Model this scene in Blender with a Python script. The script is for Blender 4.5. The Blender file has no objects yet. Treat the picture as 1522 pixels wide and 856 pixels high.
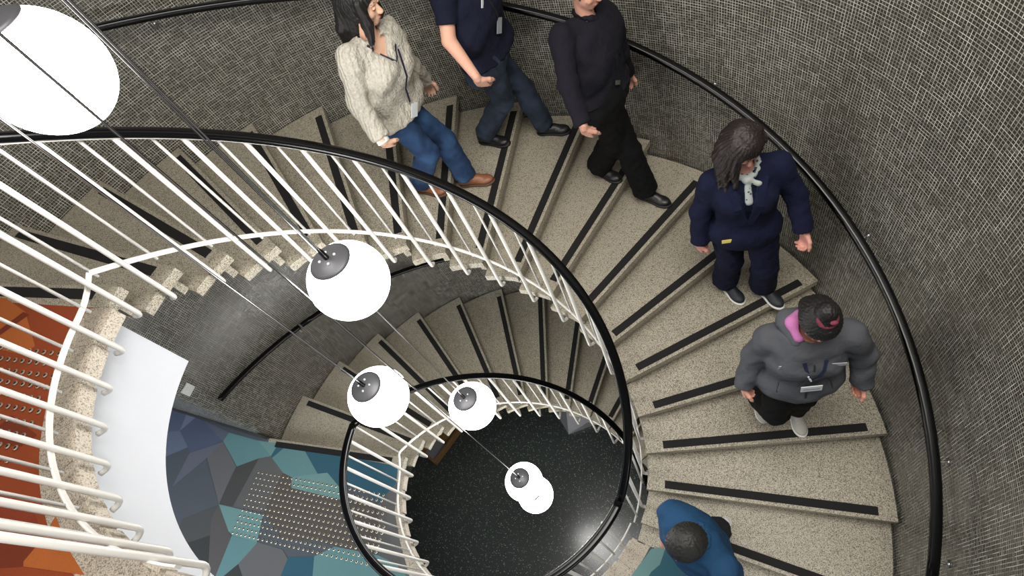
import bpy, bmesh, math, random
import numpy as np
from mathutils import Vector, Matrix

# ------------------------------------------------------------------ camera, world, lights
PI = math.pi
SC = bpy.context.scene
COL = SC.collection
cam_d = bpy.data.cameras.new('camera')
cam = bpy.data.objects.new('camera', cam_d)
COL.objects.link(cam)
cam.location = (1.5015, -0.8386, 1.5962)
cam.rotation_euler = (0.5557, 0.2820, 0.2068)
cam_d.sensor_fit = 'HORIZONTAL'
cam_d.sensor_width = 36.0
cam_d.lens = 827.22 / 1522 * 36
cam_d.clip_start = 0.05
SC.camera = cam

w = bpy.data.worlds.new('world')
SC.world = w
w.use_nodes = True
w.node_tree.nodes['Background'].inputs[0].default_value = (0.75, 0.80, 0.85, 1)
w.node_tree.nodes['Background'].inputs[1].default_value = 0.3
SC.view_settings.view_transform = 'Standard'
SC.view_settings.look = 'None'
SC.view_settings.gamma = 1.0
SC.view_settings.exposure = 0.5
LAMP_POWER = 15.0

def area(name, loc, size, power, col, rot=(0, 0, 0)):
    d = bpy.data.lights.new(name, 'AREA')
    d.shape = 'RECTANGLE'; d.size = size[0]; d.size_y = size[1]
    d.energy = power; d.color = col
    o = bpy.data.objects.new(name, d)
    o.location = loc; o.rotation_euler = rot
    COL.objects.link(o)
    return o
area('ceiling_light_well', (1.6, -0.2, 3.1), (2.4, 2.4), 165, (1.0, 0.96, 0.9))
area('ceiling_light_landing', (-2.6, -2.4, 2.9), (2.5, 2.5), 16, (1.0, 0.97, 0.93))
area('ceiling_light_lower_landing', (-3.4, -2.6, -0.75), (2.4, 2.0), 80, (0.9, 0.95, 1.0))
area('area_light_front', (3.2, -3.2, -0.9), (1.6, 1.6), 45, (1.0, 0.97, 0.93))  # free-hanging area light over the front of the blue landing, no fitting built

# ------------------------------------------------------------------ stair geometry constants
DP = 0.195989          # angle of one step
RISE = 0.17
H = 3.06               # storey height: 18 risers
RO, RI = 2.6309, 1.0678
EO, EI = (0.0079, 0.0073), (0.0223, 0.0320)
def th(k): return PI - k*DP
def rr(r, t, e=None):
    if e is None: e = EO if r > 1.8 else EI
    return r*(1 + e[0]*math.cos(2*t) + e[1]*math.sin(2*t))
def pt(r, k, z, e=None):
    t = th(k); q = rr(r, t, e)
    return Vector((q*math.cos(t), q*math.sin(t), z))

# ------------------------------------------------------------------ materials
def srgb(c):
    c = [x/255 for x in c]
    return tuple(x/12.92 if x <= .04045 else ((x+.055)/1.055)**2.4 for x in c) + (1,)
MATS = {}
def mat(name, col=None, rough=.6, metal=0.0, emit=None, strength=0, spec=.5, bump=None, var=None, coat=0, sheen=0):
    if name in MATS: return MATS[name]
    m = bpy.data.materials.new(name); m.use_nodes = True
    nt = m.node_tree; N = nt.nodes; L = nt.links
    b = N['Principled BSDF']
    c = srgb(col) if col else (1, 1, 1, 1)
    b.inputs['Base Color'].default_value = c
    b.inputs['Roughness'].default_value = rough
    b.inputs['Metallic'].default_value = metal
    b.inputs['Specular IOR Level'].default_value = spec
    b.inputs['Coat Weight'].default_value = coat
    b.inputs['Sheen Weight'].default_value = sheen
    if emit:
        b.inputs['Emission Color'].default_value = srgb(emit)
        b.inputs['Emission Strength'].default_value = strength
    if bump or var:
        g = N.new('ShaderNodeNewGeometry')
        if var:                                  # (scale, amount)
            n = N.new('ShaderNodeTexNoise'); n.inputs['Scale'].default_value = var[0]; n.inputs['Detail'].default_value = 4
            L.new(g.outputs['Position'], n.inputs['Vector'])
            mx = N.new('ShaderNodeMix'); mx.data_type = 'RGBA'
            mx.inputs['A'].default_value = tuple(x*(1-var[1]) for x in c[:3]) + (1,)
            mx.inputs['B'].default_value = tuple(min(1, x*(1+var[1])) for x in c[:3]) + (1,)
            L.new(n.outputs['Fac'], mx.inputs['Factor']); L.new(mx.outputs['Result'], b.inputs['Base Color'])
        if bump:                                 # (scale, strength, distance)
            n = N.new('ShaderNodeTexNoise'); n.inputs['Scale'].default_value = bump[0]; n.inputs['Detail'].default_value = 3
            L.new(g.outputs['Position'], n.inputs['Vector'])
            bp = N.new('ShaderNodeBump'); bp.inputs['Strength'].default_value = bump[1]; bp.inputs['Distance'].default_value = bump[2]
            L.new(n.outputs['Fac'], bp.inputs['Height']); L.new(bp.outputs['Normal'], b.inputs['Normal'])
    MATS[name] = m
    return m

def nodes(name):
    m = bpy.data.materials.new(name); m.use_nodes = True
    nt = m.node_tree
    return m, nt.nodes, nt.links, nt.nodes['Principled BSDF']
def math_n(N, L, op, a, b=None, c=None):
    n = N.new('ShaderNodeMath'); n.operation = op
    for i, v in enumerate((a, b, c)):
        if v is None: continue
        if hasattr(v, 'is_linked') or hasattr(v, 'links'): L.new(v, n.inputs[i])
        else: n.inputs[i].default_value = v
    return n.outputs[0]

def mix_rgb(N, L, f, a, b, blend='MIX'):
    n = N.new('ShaderNodeMix'); n.data_type = 'RGBA'; n.blend_type = blend
    for k, v in (('Factor', f), ('A', a), ('B', b)):
        if hasattr(v, 'links'): L.new(v, n.inputs[k])
        else: n.inputs[k].default_value = v
    return n.outputs['Result']

def terrazzo(name, base, dark, light, scale=170, rough=.45, f_dark=.36, f_light=.62):
    m, N, L, b = nodes(name)
    g = N.new('ShaderNodeNewGeometry')
    n1 = N.new('ShaderNodeTexNoise'); n1.inputs['Scale'].default_value = scale; n1.inputs['Detail'].default_value = 2.5; n1.inputs['Roughness'].default_value = .6
    n2 = N.new('ShaderNodeTexVoronoi'); n2.inputs['Scale'].default_value = scale*.8
    n3 = N.new('ShaderNodeTexNoise'); n3.inputs['Scale'].default_value = 3; n3.inputs['Detail'].default_value = 5
    for n in (n1, n2, n3): L.new(g.outputs['Position'], n.inputs['Vector'])
    r1 = N.new('ShaderNodeValToRGB'); cr = r1.color_ramp
    cr.elements[0].position = f_dark - .06; cr.elements[0].color = srgb(dark)
    cr.elements[1].position = f_dark + .10; cr.elements[1].color = srgb(base)
    e = cr.elements.new(f_light); e.color = srgb(light)
    L.new(n1.outputs['Fac'], r1.inputs['Fac'])
    sp = N.new('ShaderNodeSeparateColor'); L.new(n2.outputs['Color'], sp.inputs['Color'])
    k1 = math_n(N, L, 'LESS_THAN', sp.outputs[0], .13)
    c = mix_rgb(N, L, math_n(N, L, 'MULTIPLY', k1, .7), r1.outputs['Color'], srgb(dark))
    c = mix_rgb(N, L, math_n(N, L, 'MULTIPLY', n3.outputs['Fac'], .30), c, srgb([x*.62 for x in base]))
    L.new(c, b.inputs['Base Color'])
    b.inputs['Roughness'].default_value = rough
    MATS[name] = m
    return m
M_TREAD = terrazzo('terrazzo_tread', (170, 161, 141), (62, 58, 50), (200, 194, 178), 230, .5, .40, .60)
M_BORDER = terrazzo('granite_border', (186, 174, 156), (96, 84, 70), (202, 195, 180), 220, .55, .39, .62)
M_EDGE = terrazzo('granite_edge_stone', (192, 182, 166), (120, 106, 92), (208, 200, 186), 180, .6)

# dark polished terrazzo of the bottom floor
m, N, L, b = nodes('dark_terrazzo')
g = N.new('ShaderNodeNewGeometry')
v = N.new('ShaderNodeTexVoronoi'); v.inputs['Scale'].default_value = 85; L.new(g.outputs['Position'], v.inputs['Vector'])
sp = N.new('ShaderNodeSeparateColor'); L.new(v.outputs['Color'], sp.inputs['Color'])
core = math_n(N, L, 'LESS_THAN', v.outputs['Distance'], .34)
chip = math_n(N, L, 'MULTIPLY', math_n(N, L, 'GREATER_THAN', sp.outputs[0], .84), core)
v2 = N.new('ShaderNodeTexNoise'); v2.inputs['Scale'].default_value = 140; L.new(g.outputs['Position'], v2.inputs['Vector'])
c0 = mix_rgb(N, L, v2.outputs['Fac'], srgb((20, 25, 25)), srgb((70, 76, 74)))
br = mix_rgb(N, L, sp.outputs[1], srgb((90, 98, 96)), srgb((185, 190, 182)))
c1 = mix_rgb(N, L, chip, c0, br)
L.new(c1, b.inputs['Base Color']); b.inputs['Roughness'].default_value = .22
MATS['dark_terrazzo'] = m; M_DTERR = m

# small square mosaic on the shaft wall: UVs are metres along and up the wall
def mosaic(name, pitch=.0168):
    m, N, L, b = nodes(name)
    uv = N.new('ShaderNodeUVMap'); uv.uv_map = 'UVMap'
    s = N.new('ShaderNodeSeparateXYZ'); L.new(uv.outputs['UV'], s.inputs[0])
    # small waviness of the hand-set rows
    wn = N.new('ShaderNodeTexNoise'); wn.inputs['Scale'].default_value = 9; L.new(uv.outputs['UV'], wn.inputs['Vector'])
    wob = math_n(N, L, 'MULTIPLY', math_n(N, L, 'SUBTRACT', wn.outputs['Fac'], .5), .004)
    u = math_n(N, L, 'DIVIDE', math_n(N, L, 'ADD', s.outputs['X'], wob), pitch)
    vv = math_n(N, L, 'DIVIDE', math_n(N, L, 'SUBTRACT', s.outputs['Y'], wob), pitch)
    fu = math_n(N, L, 'FRACT', u); fv = math_n(N, L, 'FRACT', vv)
    iu = math_n(N, L, 'FLOOR', u); iv = math_n(N, L, 'FLOOR', vv)
    cmb = N.new('ShaderNodeCombineXYZ'); L.new(iu, cmb.inputs[0]); L.new(iv, cmb.inputs[1])
    wt = N.new('ShaderNodeTexWhiteNoise'); wt.noise_dimensions = '3D'; L.new(cmb.outputs[0], wt.inputs['Vector'])
    # grout: distance to the tile edge; its brightness changes from joint to joint
    def gro(f, fixed, run, seed):
        d = math_n(N, L, 'ABSOLUTE', math_n(N, L, 'SUBTRACT', f, .5))
        msk = N.new('ShaderNodeMapRange'); msk.inputs['From Min'].default_value = .385; msk.inputs['From Max'].default_value = .43
        L.new(d, msk.inputs['Value'])
        seg = math_n(N, L, 'FLOOR', math_n(N, L, 'DIVIDE', run, 4.0))
        edge = math_n(N, L, 'ROUND', fixed)
        cc = N.new('ShaderNodeCombineXYZ'); L.new(edge, cc.inputs[0]); L.new(seg, cc.inputs[1]); cc.inputs[2].default_value = seed
        ww = N.new('ShaderNodeTexWhiteNoise'); ww.noise_dimensions = '3D'; L.new(cc.outputs[0], ww.inputs['Vector'])
        return msk.outputs[0], math_n(N, L, 'POWER', ww.outputs['Value'], 1.6)
    mu, bu = gro(fu, u, vv, 1.0); mv, bv = gro(fv, vv, u, 5.0)
    mask = math_n(N, L, 'MAXIMUM', mu, mv)
    bright = math_n(N, L, 'MAXIMUM', math_n(N, L, 'MULTIPLY', mu, bu), math_n(N, L, 'MULTIPLY', mv, bv))
    gcol = mix_rgb(N, L, bright, srgb((134, 131, 119)), srgb((232, 229, 218)))
    tr = N.new('ShaderNodeValToRGB')
    el = tr.color_ramp.elements
    el[0].position = 0; el[0].color = srgb((54, 53, 48)); el[1].position = .80; el[1].color = srgb((64, 63, 57))
    e = el.new(.95); e.color = srgb((74, 74, 69)); e = el.new(1.0); e.color = srgb((96, 98, 96))
    L.new(wt.outputs['Value'], tr.inputs['Fac'])
    big = N.new('ShaderNodeTexNoise'); big.inputs['Scale'].default_value = 1.3; big.inputs['Detail'].default_value = 4
    L.new(uv.outputs['UV'], big.inputs['Vector'])
    col = mix_rgb(N, L, mask, tr.outputs['Color'], gcol)
    col = mix_rgb(N, L, math_n(N, L, 'MULTIPLY', big.outputs['Fac'], .35), col, srgb((62, 57, 46)))
    L.new(col, b.inputs['Base Color'])
    L.new(math_n(N, L, 'ADD', math_n(N, L, 'MULTIPLY', mask, .45), math_n(N, L, 'ADD', .18, math_n(N, L, 'MULTIPLY', wt.outputs['Value'], .15))), b.inputs['Roughness'])
    # every tile sits a little differently: tilt from a per-tile random, plus recessed joints
    sc = N.new('ShaderNodeSeparateColor'); L.new(wt.outputs['Color'], sc.inputs['Color'])
    tilt = math_n(N, L, 'ADD', math_n(N, L, 'MULTIPLY', math_n(N, L, 'SUBTRACT', sc.outputs[0], .5), fu), math_n(N, L, 'MULTIPLY', math_n(N, L, 'SUBTRACT', sc.outputs[1], .5), fv))
    hgt = math_n(N, L, 'ADD', math_n(N, L, 'MULTIPLY', tilt, .6), math_n(N, L, 'MULTIPLY', math_n(N, L, 'SUBTRACT', 1.0, mask), .35))
    bp = N.new('ShaderNodeBump'); bp.inputs['Strength'].default_value = .35; bp.inputs['Distance'].default_value = .0012
    L.new(hgt, bp.inputs['Height']); L.new(bp.outputs['Normal'], b.inputs['Normal'])
    MATS[name] = m
    return m
M_MOSAIC = mosaic('mosaic_tiles')

def carpet_mat(name, col):
    return mat(name, col, .95, bump=(420, .5, .002), var=(160, .16), spec=.15)
CARPET = {k: carpet_mat('carpet_'+k, c) for k, c in dict(
    navy=(88, 98, 120), violet=(112, 118, 142), navy2=(82, 91, 111), lightblue=(100, 110, 130), bluegrey=(92, 98, 112),
    darkslate=(82, 87, 94), lilac=(98, 101, 114), grey=(98, 98, 100), grey2=(92, 92, 92), teal=(94, 130, 133),
    paleteal=(104, 138, 138), darkgrey=(72, 73, 72), deepteal=(54, 92, 106), deepblue=(52, 88, 104), brown=(84, 80, 77),
    greydark2=(78, 80, 80), dark=(62, 64, 64), greybrown=(86, 84, 84),
    rust=(138, 66, 38), ltorange=(168, 94, 48), rustdark=(112, 52, 34), rustred=(128, 58, 38)).items()}
M_BLACK = mat('black_rail', (5, 5, 6), .20, spec=.3)
M_STEEL = mat('brushed_steel', (190, 190, 190), .28, 1.0)
M_WHITE = mat('white_paint', (214, 212, 207), .38, bump=(30, .1, .002))
M_FASCIA = mat('white_plaster', (196, 199, 205), .7, var=(2, .03))
M_STRIP = mat('anti_slip_rubber', (13, 11, 12), .85, bump=(300, .4, .001))
M_STUD = mat('stud_metal', (226, 214, 188), .35, .8)
M_STUDTOP = mat('stud_insert', (40, 36, 32), .5)
M_BASE = mat('dark_skirting', (62, 62, 62), .5, var=(6, .15))
M_PLATE = mat('white_plastic', (232, 234, 232), .4)

# ------------------------------------------------------------------ mesh helpers
def link(name, me, m, parent=None, smooth=False):
    o = bpy.data.objects.new(name, me)
    COL.objects.link(o)
    for x in (m if isinstance(m, (list, tuple)) else [m]): me.materials.append(x)
    if smooth: me.polygons.foreach_set('use_smooth', [True]*len(me.polygons))
    if parent: o.parent = parent
    return o
def mesh(name, V, Fc, m, parent=None, smooth=False):
    me = bpy.data.meshes.new(name)
    me.from_pydata([tuple(v) for v in V], [], Fc)
    me.update()
    return link(name, me, m, parent, smooth)
def from_bm(name, bm, m, parent=None, smooth=False):
    bmesh.ops.recalc_face_normals(bm, faces=bm.faces[:])
    me = bpy.data.meshes.new(name); bm.to_mesh(me); bm.free()
    return link(name, me, m, parent, smooth)
def tag(o, label=None, cat=None, group=None, kind=None):
    if label: o['label'] = label
    if cat: o['category'] = cat
    if group: o['group'] = group
    if kind: o['kind'] = kind
    return o
def empty(name, loc, label, cat, group=None):
    o = bpy.data.objects.new(name, None); o.empty_display_size = .1
    COL.objects.link(o); o.location = loc
    return tag(o, label, cat, group)
def prism(top, z0, z1, bm=None):
    """closed prism over a polygon given as [(x,y)...]"""
    bm = bm or bmesh.new()
    a = [bm.verts.new((x, y, z1)) for x, y in top]; c = [bm.verts.new((x, y, z0)) for x, y in top]
    n = len(top)
    bm.faces.new(a); bm.faces.new(c[::-1])
    for i in range(n):
        j = (i+1) % n
        bm.faces.new((a[i], c[i], c[j], a[j]))
    return bm
def ring_faces(n, m_, closed_i=True, caps=True):
    F = []
    for i in range(n-1):
        for j in range(m_):
            k = (j+1) % m_
            F.append((i*m_+j, i*m_+k, (i+1)*m_+k, (i+1)*m_+j))
    if caps:
        F.append(tuple(range(m_))[::-1]); F.append(tuple((n-1)*m_+j for j in range(m_)))
    return F
def tube(name, path, r, m, parent=None, sides=8, up=None, flat=1.0, closed=False):
    """sweep a round (or flattened) profile along a path; r may be a list"""
    P = [Vector(p) for p in path]; V = []; n = len(P)
    prev = None
    for i, p in enumerate(P):
        t = (P[min(i+1, n-1)] - P[max(i-1, 0)]).normalized()
        ref = Vector(up) if up else (prev if prev else (Vector((0, 0, 1)) if abs(t.z) < .9 else Vector((1, 0, 0))))
        a = t.cross(ref)
        if a.length < 1e-6: a = t.cross(Vector((1, .1, 0)))
        a.normalize(); c = a.cross(t).normalized(); prev = c
        q = r[i] if isinstance(r, (list, tuple)) else r
        for j in range(sides):
            s = 2*PI*j/sides + PI/sides
            V.append(p + a*math.cos(s)*q + c*math.sin(s)*q*flat)
    return mesh(name, V, ring_faces(n, sides), m, parent, sides > 5)
def sweep(name, path, prof, m, parent=None, smooth=True):
    """profile points (radial, up) swept along a roughly horizontal path about the z axis"""
    P = [Vector(p) for p in path]; V = []; n = len(P)
    for i, p in enumerate(P):
        t = (P[min(i+1, n-1)] - P[max(i-1, 0)]).normalized()
        rad = Vector((-t.y, t.x, 0)).normalized()
        upv = t.cross(rad); upv = upv if upv.z > 0 else -upv
        if rad.dot(Vector((p.x, p.y, 0))) < 0: rad = -rad
        for a, c in prof: V.append(p + rad*a + upv*c)
    return mesh(name, V, ring_faces(n, len(prof)), m, parent, smooth)
def rprof(w_, h_, r, n=3):
    out = []
    for cx, cy, a0 in ((w_/2-r, h_/2-r, 0), (-w_/2+r, h_/2-r, 90), (-w_/2+r, -h_/2+r, 180), (w_/2-r, -h_/2+r, 270)):
        for i in range(n+1):
            a = math.radians(a0 + 90*i/n); out.append((cx+r*math.cos(a), cy+r*math.sin(a)))
    return out
def box_bm(lo, hi, bm=None):
    return prism([(lo[0], lo[1]), (hi[0], lo[1]), (hi[0], hi[1]), (lo[0], hi[1])], lo[2], hi[2], bm)

# ------------------------------------------------------------------ shaft wall (mosaic) with the two straight returns
def add_uv_wall(name, path, z0, z1, thick=.2):
    """wall from a plan path; inner face = path, UV in metres"""
    n = len(path); bm = bmesh.new(); uvl = bm.loops.layers.uv.new('UVMap')
    s = [0]
    for i in range(1, n): s.append(s[-1] + (Vector(path[i]) - Vector(path[i-1])).length)
    nrm = []
    for i in range(n):
        t = (Vector(path[min(i+1, n-1)]) - Vector(path[max(i-1, 0)])).normalized()
        nrm.append(Vector((-t.y, t.x)))
    a = [bm.verts.new((p[0], p[1], z0)) for p in path]; c = [bm.verts.new((p[0], p[1], z1)) for p in path]
    d = [bm.verts.new((p[0]+q.x*thick, p[1]+q.y*thick, z0)) for p, q in zip(path, nrm)]
    e = [bm.verts.new((p[0]+q.x*thick, p[1]+q.y*thick, z1)) for p, q in zip(path, nrm)]
    for i in range(n-1):
        f = bm.faces.new((a[i], a[i+1], c[i+1], c[i]))
        for l_, uv in zip(f.loops, ((s[i], z0), (s[i+1], z0), (s[i+1], z1), (s[i], z1))): l_[uvl].uv = (uv[0], uv[1]+10)
        bm.faces.new((d[i+1], d[i], e[i], e[i+1]))
        bm.faces.new((c[i], c[i+1], e[i+1], e[i])); bm.faces.new((a[i+1], a[i], d[i], d[i+1]))
    bm.faces.new((a[0], c[0], e[0], d[0])); bm.faces.new((a[-1], d[-1], e[-1], c[-1]))
    me = bpy.data.meshes.new(name); bm.to_mesh(me); bm.free()
    return link(name, me, M_MOSAIC)
KW0, KW1 = 0.0, 17.75
arc = [pt(RO+.02, KW0 + .35 + (KW1-KW0-.7)*i/150, 0, EO).xy for i in range(151)]
c0 = pt(RO+.02, KW0, 0, EO).xy; c1 = pt(RO+.02, KW1, 0, EO).xy
left_end = Vector((-6.0, 0.36)); 
tr = Vector((math.cos(th(KW1)), math.sin(th(KW1))))
right_end = c1 + tr*3.0
def corner(p_out, c, p_in, r=.09, n=6):
    a = c + (p_out-c).normalized()*r; b_ = c + (p_in-c).normalized()*r
    return [(a*(1-t)**2 + c*2*t*(1-t) + b_*t*t) for t in [i/n for i in range(n+1)]]
path = [left_end] + [left_end.lerp(c0, f) for f in (.3, .6, .85)] + corner(left_end, c0, arc[0]) + arc + corner(arc[-1], c1, right_end) + [c1.lerp(right_end, f) for f in (.4, .7)] + [right_end]
wall = tag(add_uv_wall('wall_outer', [tuple(p) for p in path], -2*H, 3.2), kind='structure')
# dark skirting at the foot of the straight return, on the blue landing
lp = [left_end.lerp(c0, i/6) for i in range(7)]
nv = Vector((c0-left_end)).normalized(); nv = Vector((nv.y, -nv.x))
if nv.y > 0: nv = -nv
for zz, nm in ((-H, 'baseboard_lower'), (0, 'baseboard_upper')):
    q = [(p.x, p.y) for p in (left_end, c0)] + [(p.x+nv.x*.02, p.y+nv.y*.02) for p in (c0, left_end)]
    tag(from_bm(nm, prism(q, zz, zz+.10), M_BASE), kind='structure')

# ------------------------------------------------------------------ floors
ZB = -2*H
tag(from_bm('floor_bottom', box_bm((-6, -5.5, ZB-.2), (5.6, 4.2, ZB)), M_DTERR), kind='structure')
tag(from_bm('ceiling', box_bm((-6.2, -5.7, 3.2), (5.8, 4.4, 3.4)), M_FASCIA), kind='structure')
tag(from_bm('wall_back', box_bm((-6.1, -5.7, ZB), (5.7, -5.5, 3.2)), M_FASCIA), kind='structure')
tag(from_bm('wall_left', box_bm((-6.2, -5.5, ZB), (-6.0, .5, 3.2)), M_FASCIA), kind='structure')
tag(from_bm('wall_right', box_bm((5.5, -5.5, ZB), (5.7, 4.0, 3.2)), M_FASCIA), kind='structure')

def fill_poly(name, pts, z, m, parent=None, thick=None):
    bm = bmesh.new()
    vs = [bm.verts.new((x, y, z)) for x, y in pts]
    es = [bm.edges.new((vs[i], vs[(i+1) % len(vs)])) for i in range(len(vs))]
    bmesh.ops.triangle_fill(bm, use_beauty=True, use_dissolve=False, edges=es)
    for f in bm.faces:
        if f.normal.z < 0: f.normal_flip()
    if thick:
        r = bmesh.ops.extrude_face_region(bm, geom=bm.faces[:])
        for v_ in [g_ for g_ in r['geom'] if isinstance(g_, bmesh.types.BMVert)]: v_.co.z -= thick
    return from_bm(name, bm, m, parent)

RB_IN, RB_OUT = 1.035, 1.170          # granite border ring of the landings
def inner_arc(r, ka, kb, n=40): return [tuple(pt(r, ka+(kb-ka)*i/n, 0, EI).xy) for i in range(n+1)]
wl = lambda x: c0.y + (x-c0.x)*(left_end.y-c0.y)/(left_end.x-c0.x)
def poly_left(r, kb, kcut_y=-.10):
    a = inner_arc(r, kb, -.55)
    a = [p for p in a if p[1] < kcut_y]
    return a + [(-math.sqrt(max(.01, (r*1.012)**2-kcut_y**2)), kcut_y), (-2.62, kcut_y), (-2.66, wl(-2.66)-.0), (-5.99, wl(-5.99))]
# orange landing: covers the left half only
KO = -8.3
pk = pt(1, KO, 0, EI).xy.normalized()
po = poly_left(RB_OUT, KO)
po_out = po + [(-5.99, -5.49), tuple(pk*5.49/abs(pk.y))]
floor_o = tag(fill_poly('floor_upper', po_out, 0, CARPET['rust'], thick=.03), kind='structure')
# blue landing: whole half ring round to the foot of the upper flight
KB = 17.72 - 2*PI/DP
e17 = th(17.0)
dv = Vector((math.cos(e17), math.sin(e17))); dn = Vector((math.sin(e17), -math.cos(e17)))
ra = dv*1.16 + dn*.115; rb = dv*2.66 + dn*.115
a = inner_arc(RB_OUT, KB-.02, -.55, 70); a = [p for p in a if not (p[1] > -.10 and p[0] < 0)]
pb = a + [(-1.17, -.10), (-2.62, -.10), (-2.66, wl(-2.66)), (-5.99, wl(-5.99)), (-5.99, -5.49), (5.49, -5.49), (5.49, right_end.y), tuple(c1), tuple(rb), tuple(ra)]
floor_b = tag(fill_poly('floor_middle', pb, -H, CARPET['darkslate'], thick=.03), kind='structure')
# printed carpet pattern: flat coloured patches woven into the carpet
BLUE_PATCHES = [["navy",[[-4.245,0.195],[-4.067,0.176],[-3.848,0.126],[-3.827,-0.069],[-3.941,-0.09],[-4.023,-0.136]]],["violet",[[-3.848,0.126],[-3.701,0.094],[-3.827,-0.069]]],["navy2",[[-3.701,0.094],[-3.502,0.057],[-3.175,-0.016],[-3.204,-0.092],[-3.558,-0.273],[-3.617,-0.218],[-3.827,-0.069]]],["lightblue",[[-4.023,-0.136],[-3.941,-0.09],[-3.827,-0.069],[-3.617,-0.218],[-3.871,-0.36]]],["bluegrey",[[-3.554,0.067],[-3.383,0.036],[-3.173,-0.009],[-3.198,-0.103],[-3.482,0.024]]],["darkslate",[[-3.871,-0.36],[-3.558,-0.273],[-3.557,-0.602],[-3.325,-0.287],[-2.92,-0.682],[-3.269,-0.868],[-3.269,-0.977],[-3.347,-1.097],[-3.644,-0.742]]],["lilac",[[-3.558,-0.273],[-3.195,-0.109],[-3.311,-0.285],[-3.578,-0.616]]],["grey",[[-3.311,-0.285],[-3.195,-0.109],[-2.903,-0.321],[-2.911,-0.382],[-2.92,-0.682]]],["teal",[[-3.173,-0.009],[-2.773,-0.043],[-2.545,-0.168],[-2.887,-0.325],[-3.198,-0.103]]],["paleteal",[[-2.773,-0.043],[-2.514,-0.039],[-2.545,-0.168]]],["darkgrey",[[-2.903,-0.321],[-2.674,-0.207],[-2.747,-0.675],[-2.92,-0.682]]],["grey2",[[-2.674,-0.207],[-2.545,-0.168],[-2.445,-0.233],[-2.333,-0.3],[-2.383,-0.666],[-2.747,-0.675]]],["deepteal",[[-2.514,-0.039],[-2.413,-0.054],[-2.523,-0.184],[-2.545,-0.168]]],["teal",[[-2.413,-0.054],[-2.183,-0.067],[-1.946,-0.255],[-2.218,-0.324],[-2.333,-0.3],[-2.523,-0.184]]],["deepblue",[[-2.183,-0.067],[-1.707,-0.061],[-1.138,-0.073],[-1.092,-0.277],[-1.224,-0.408],[-1.421,-0.307],[-1.673,-0.325],[-1.845,-0.231],[-1.946,-0.255]]],["paleteal",[[-2.218,-0.324],[-1.946,-0.255],[-1.845,-0.231],[-1.576,-0.387],[-1.555,-0.441],[-2.173,-0.418]]],["brown",[[-2.333,-0.3],[-2.218,-0.324],[-2.173,-0.418],[-1.555,-0.441],[-1.224,-0.408],[-1.065,-0.42],[-1.001,-0.793],[-1.295,-0.811],[-1.752,-0.803],[-2.062,-0.856],[-2.383,-0.666]]],["paleteal",[[-2.92,-0.682],[-2.607,-0.686],[-2.369,-0.693],[-2.327,-0.92],[-2.613,-0.914],[-2.68,-0.887]]],["greydark2",[[-2.92,-0.682],[-2.933,-0.813],[-2.869,-0.953],[-3.133,-1.079],[-3.269,-0.977],[-3.269,-0.868]]],["dark",[[-3.269,-0.977],[-3.133,-1.079],[-2.869,-0.953],[-2.692,-1.293],[-2.845,-1.321],[-3.178,-1.181]]],["greybrown",[[-2.869,-0.953],[-2.933,-0.813],[-2.92,-0.682],[-2.68,-0.887],[-2.615,-0.933],[-2.623,-1.279],[-2.692,-1.293]]],["teal",[[-2.625,-0.916],[-2.327,-0.92],[-2.311,-0.927],[-2.434,-1.12],[-2.565,-1.269],[-2.623,-1.279]]],["grey",[[-2.316,-0.918],[-2.026,-0.931],[-1.935,-0.995],[-1.942,-1.151],[-2.316,-1.222],[-2.434,-1.12]]],["dark",[[-2.434,-1.12],[-2.316,-1.222],[-2.565,-1.269]]],["deepblue",[[-1.943,-0.978],[-1.687,-0.924],[-1.628,-1.109],[-1.956,-1.171]]],["teal",[[-1.687,-0.924],[-1.517,-0.815],[-1.081,-0.807],[-0.901,-0.841],[-0.726,-0.938],[-1.628,-1.109]]],["grey2",[[-1.224,-0.408],[-1.095,-0.202],[-1.043,-0.452],[-0.914,-0.676],[-0.726,-0.938],[-0.901,-0.841],[-1.081,-0.807]]],["paleteal",[[1.128,-0.37],[1.233,-0.334],[1.194,-0.477],[1.106,-0.574],[0.987,-0.596]]],["deepteal",[[1.232,-0.324],[1.561,-0.335],[1.742,-0.539],[1.027,-0.763],[1.14,-0.523],[1.203,-0.458]]]]
ORANGE_PATCHES = [["ltorange",[[-2.219,-0.065],[-1.829,-0.078],[-1.613,-0.145],[-1.387,-0.311],[-1.456,-0.355],[-1.94,-0.32]]],["rustdark",[[-1.708,-0.246],[-1.627,-0.146],[-1.57,-0.159],[-1.679,-0.276]]],["rustdark",[[-1.338,-0.746],[-1.086,-0.73],[-1.038,-0.677],[-1.256,-0.619]]],["ltorange",[[-0.733,-1.089],[-0.703,-1.011],[-0.701,-0.931],[-0.565,-1.015],[-0.43,-1.075],[-0.72,-1.102]]],["rustdark",[[-1.135,-1.121],[-0.753,-0.997],[-0.714,-1.036],[-0.733,-1.089],[-0.724,-1.103],[-1.066,-1.182]]],["rustred",[[-1.309,-0.965],[-0.822,-0.933],[-0.755,-0.975],[-1.214,-1.051]]]]
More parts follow.
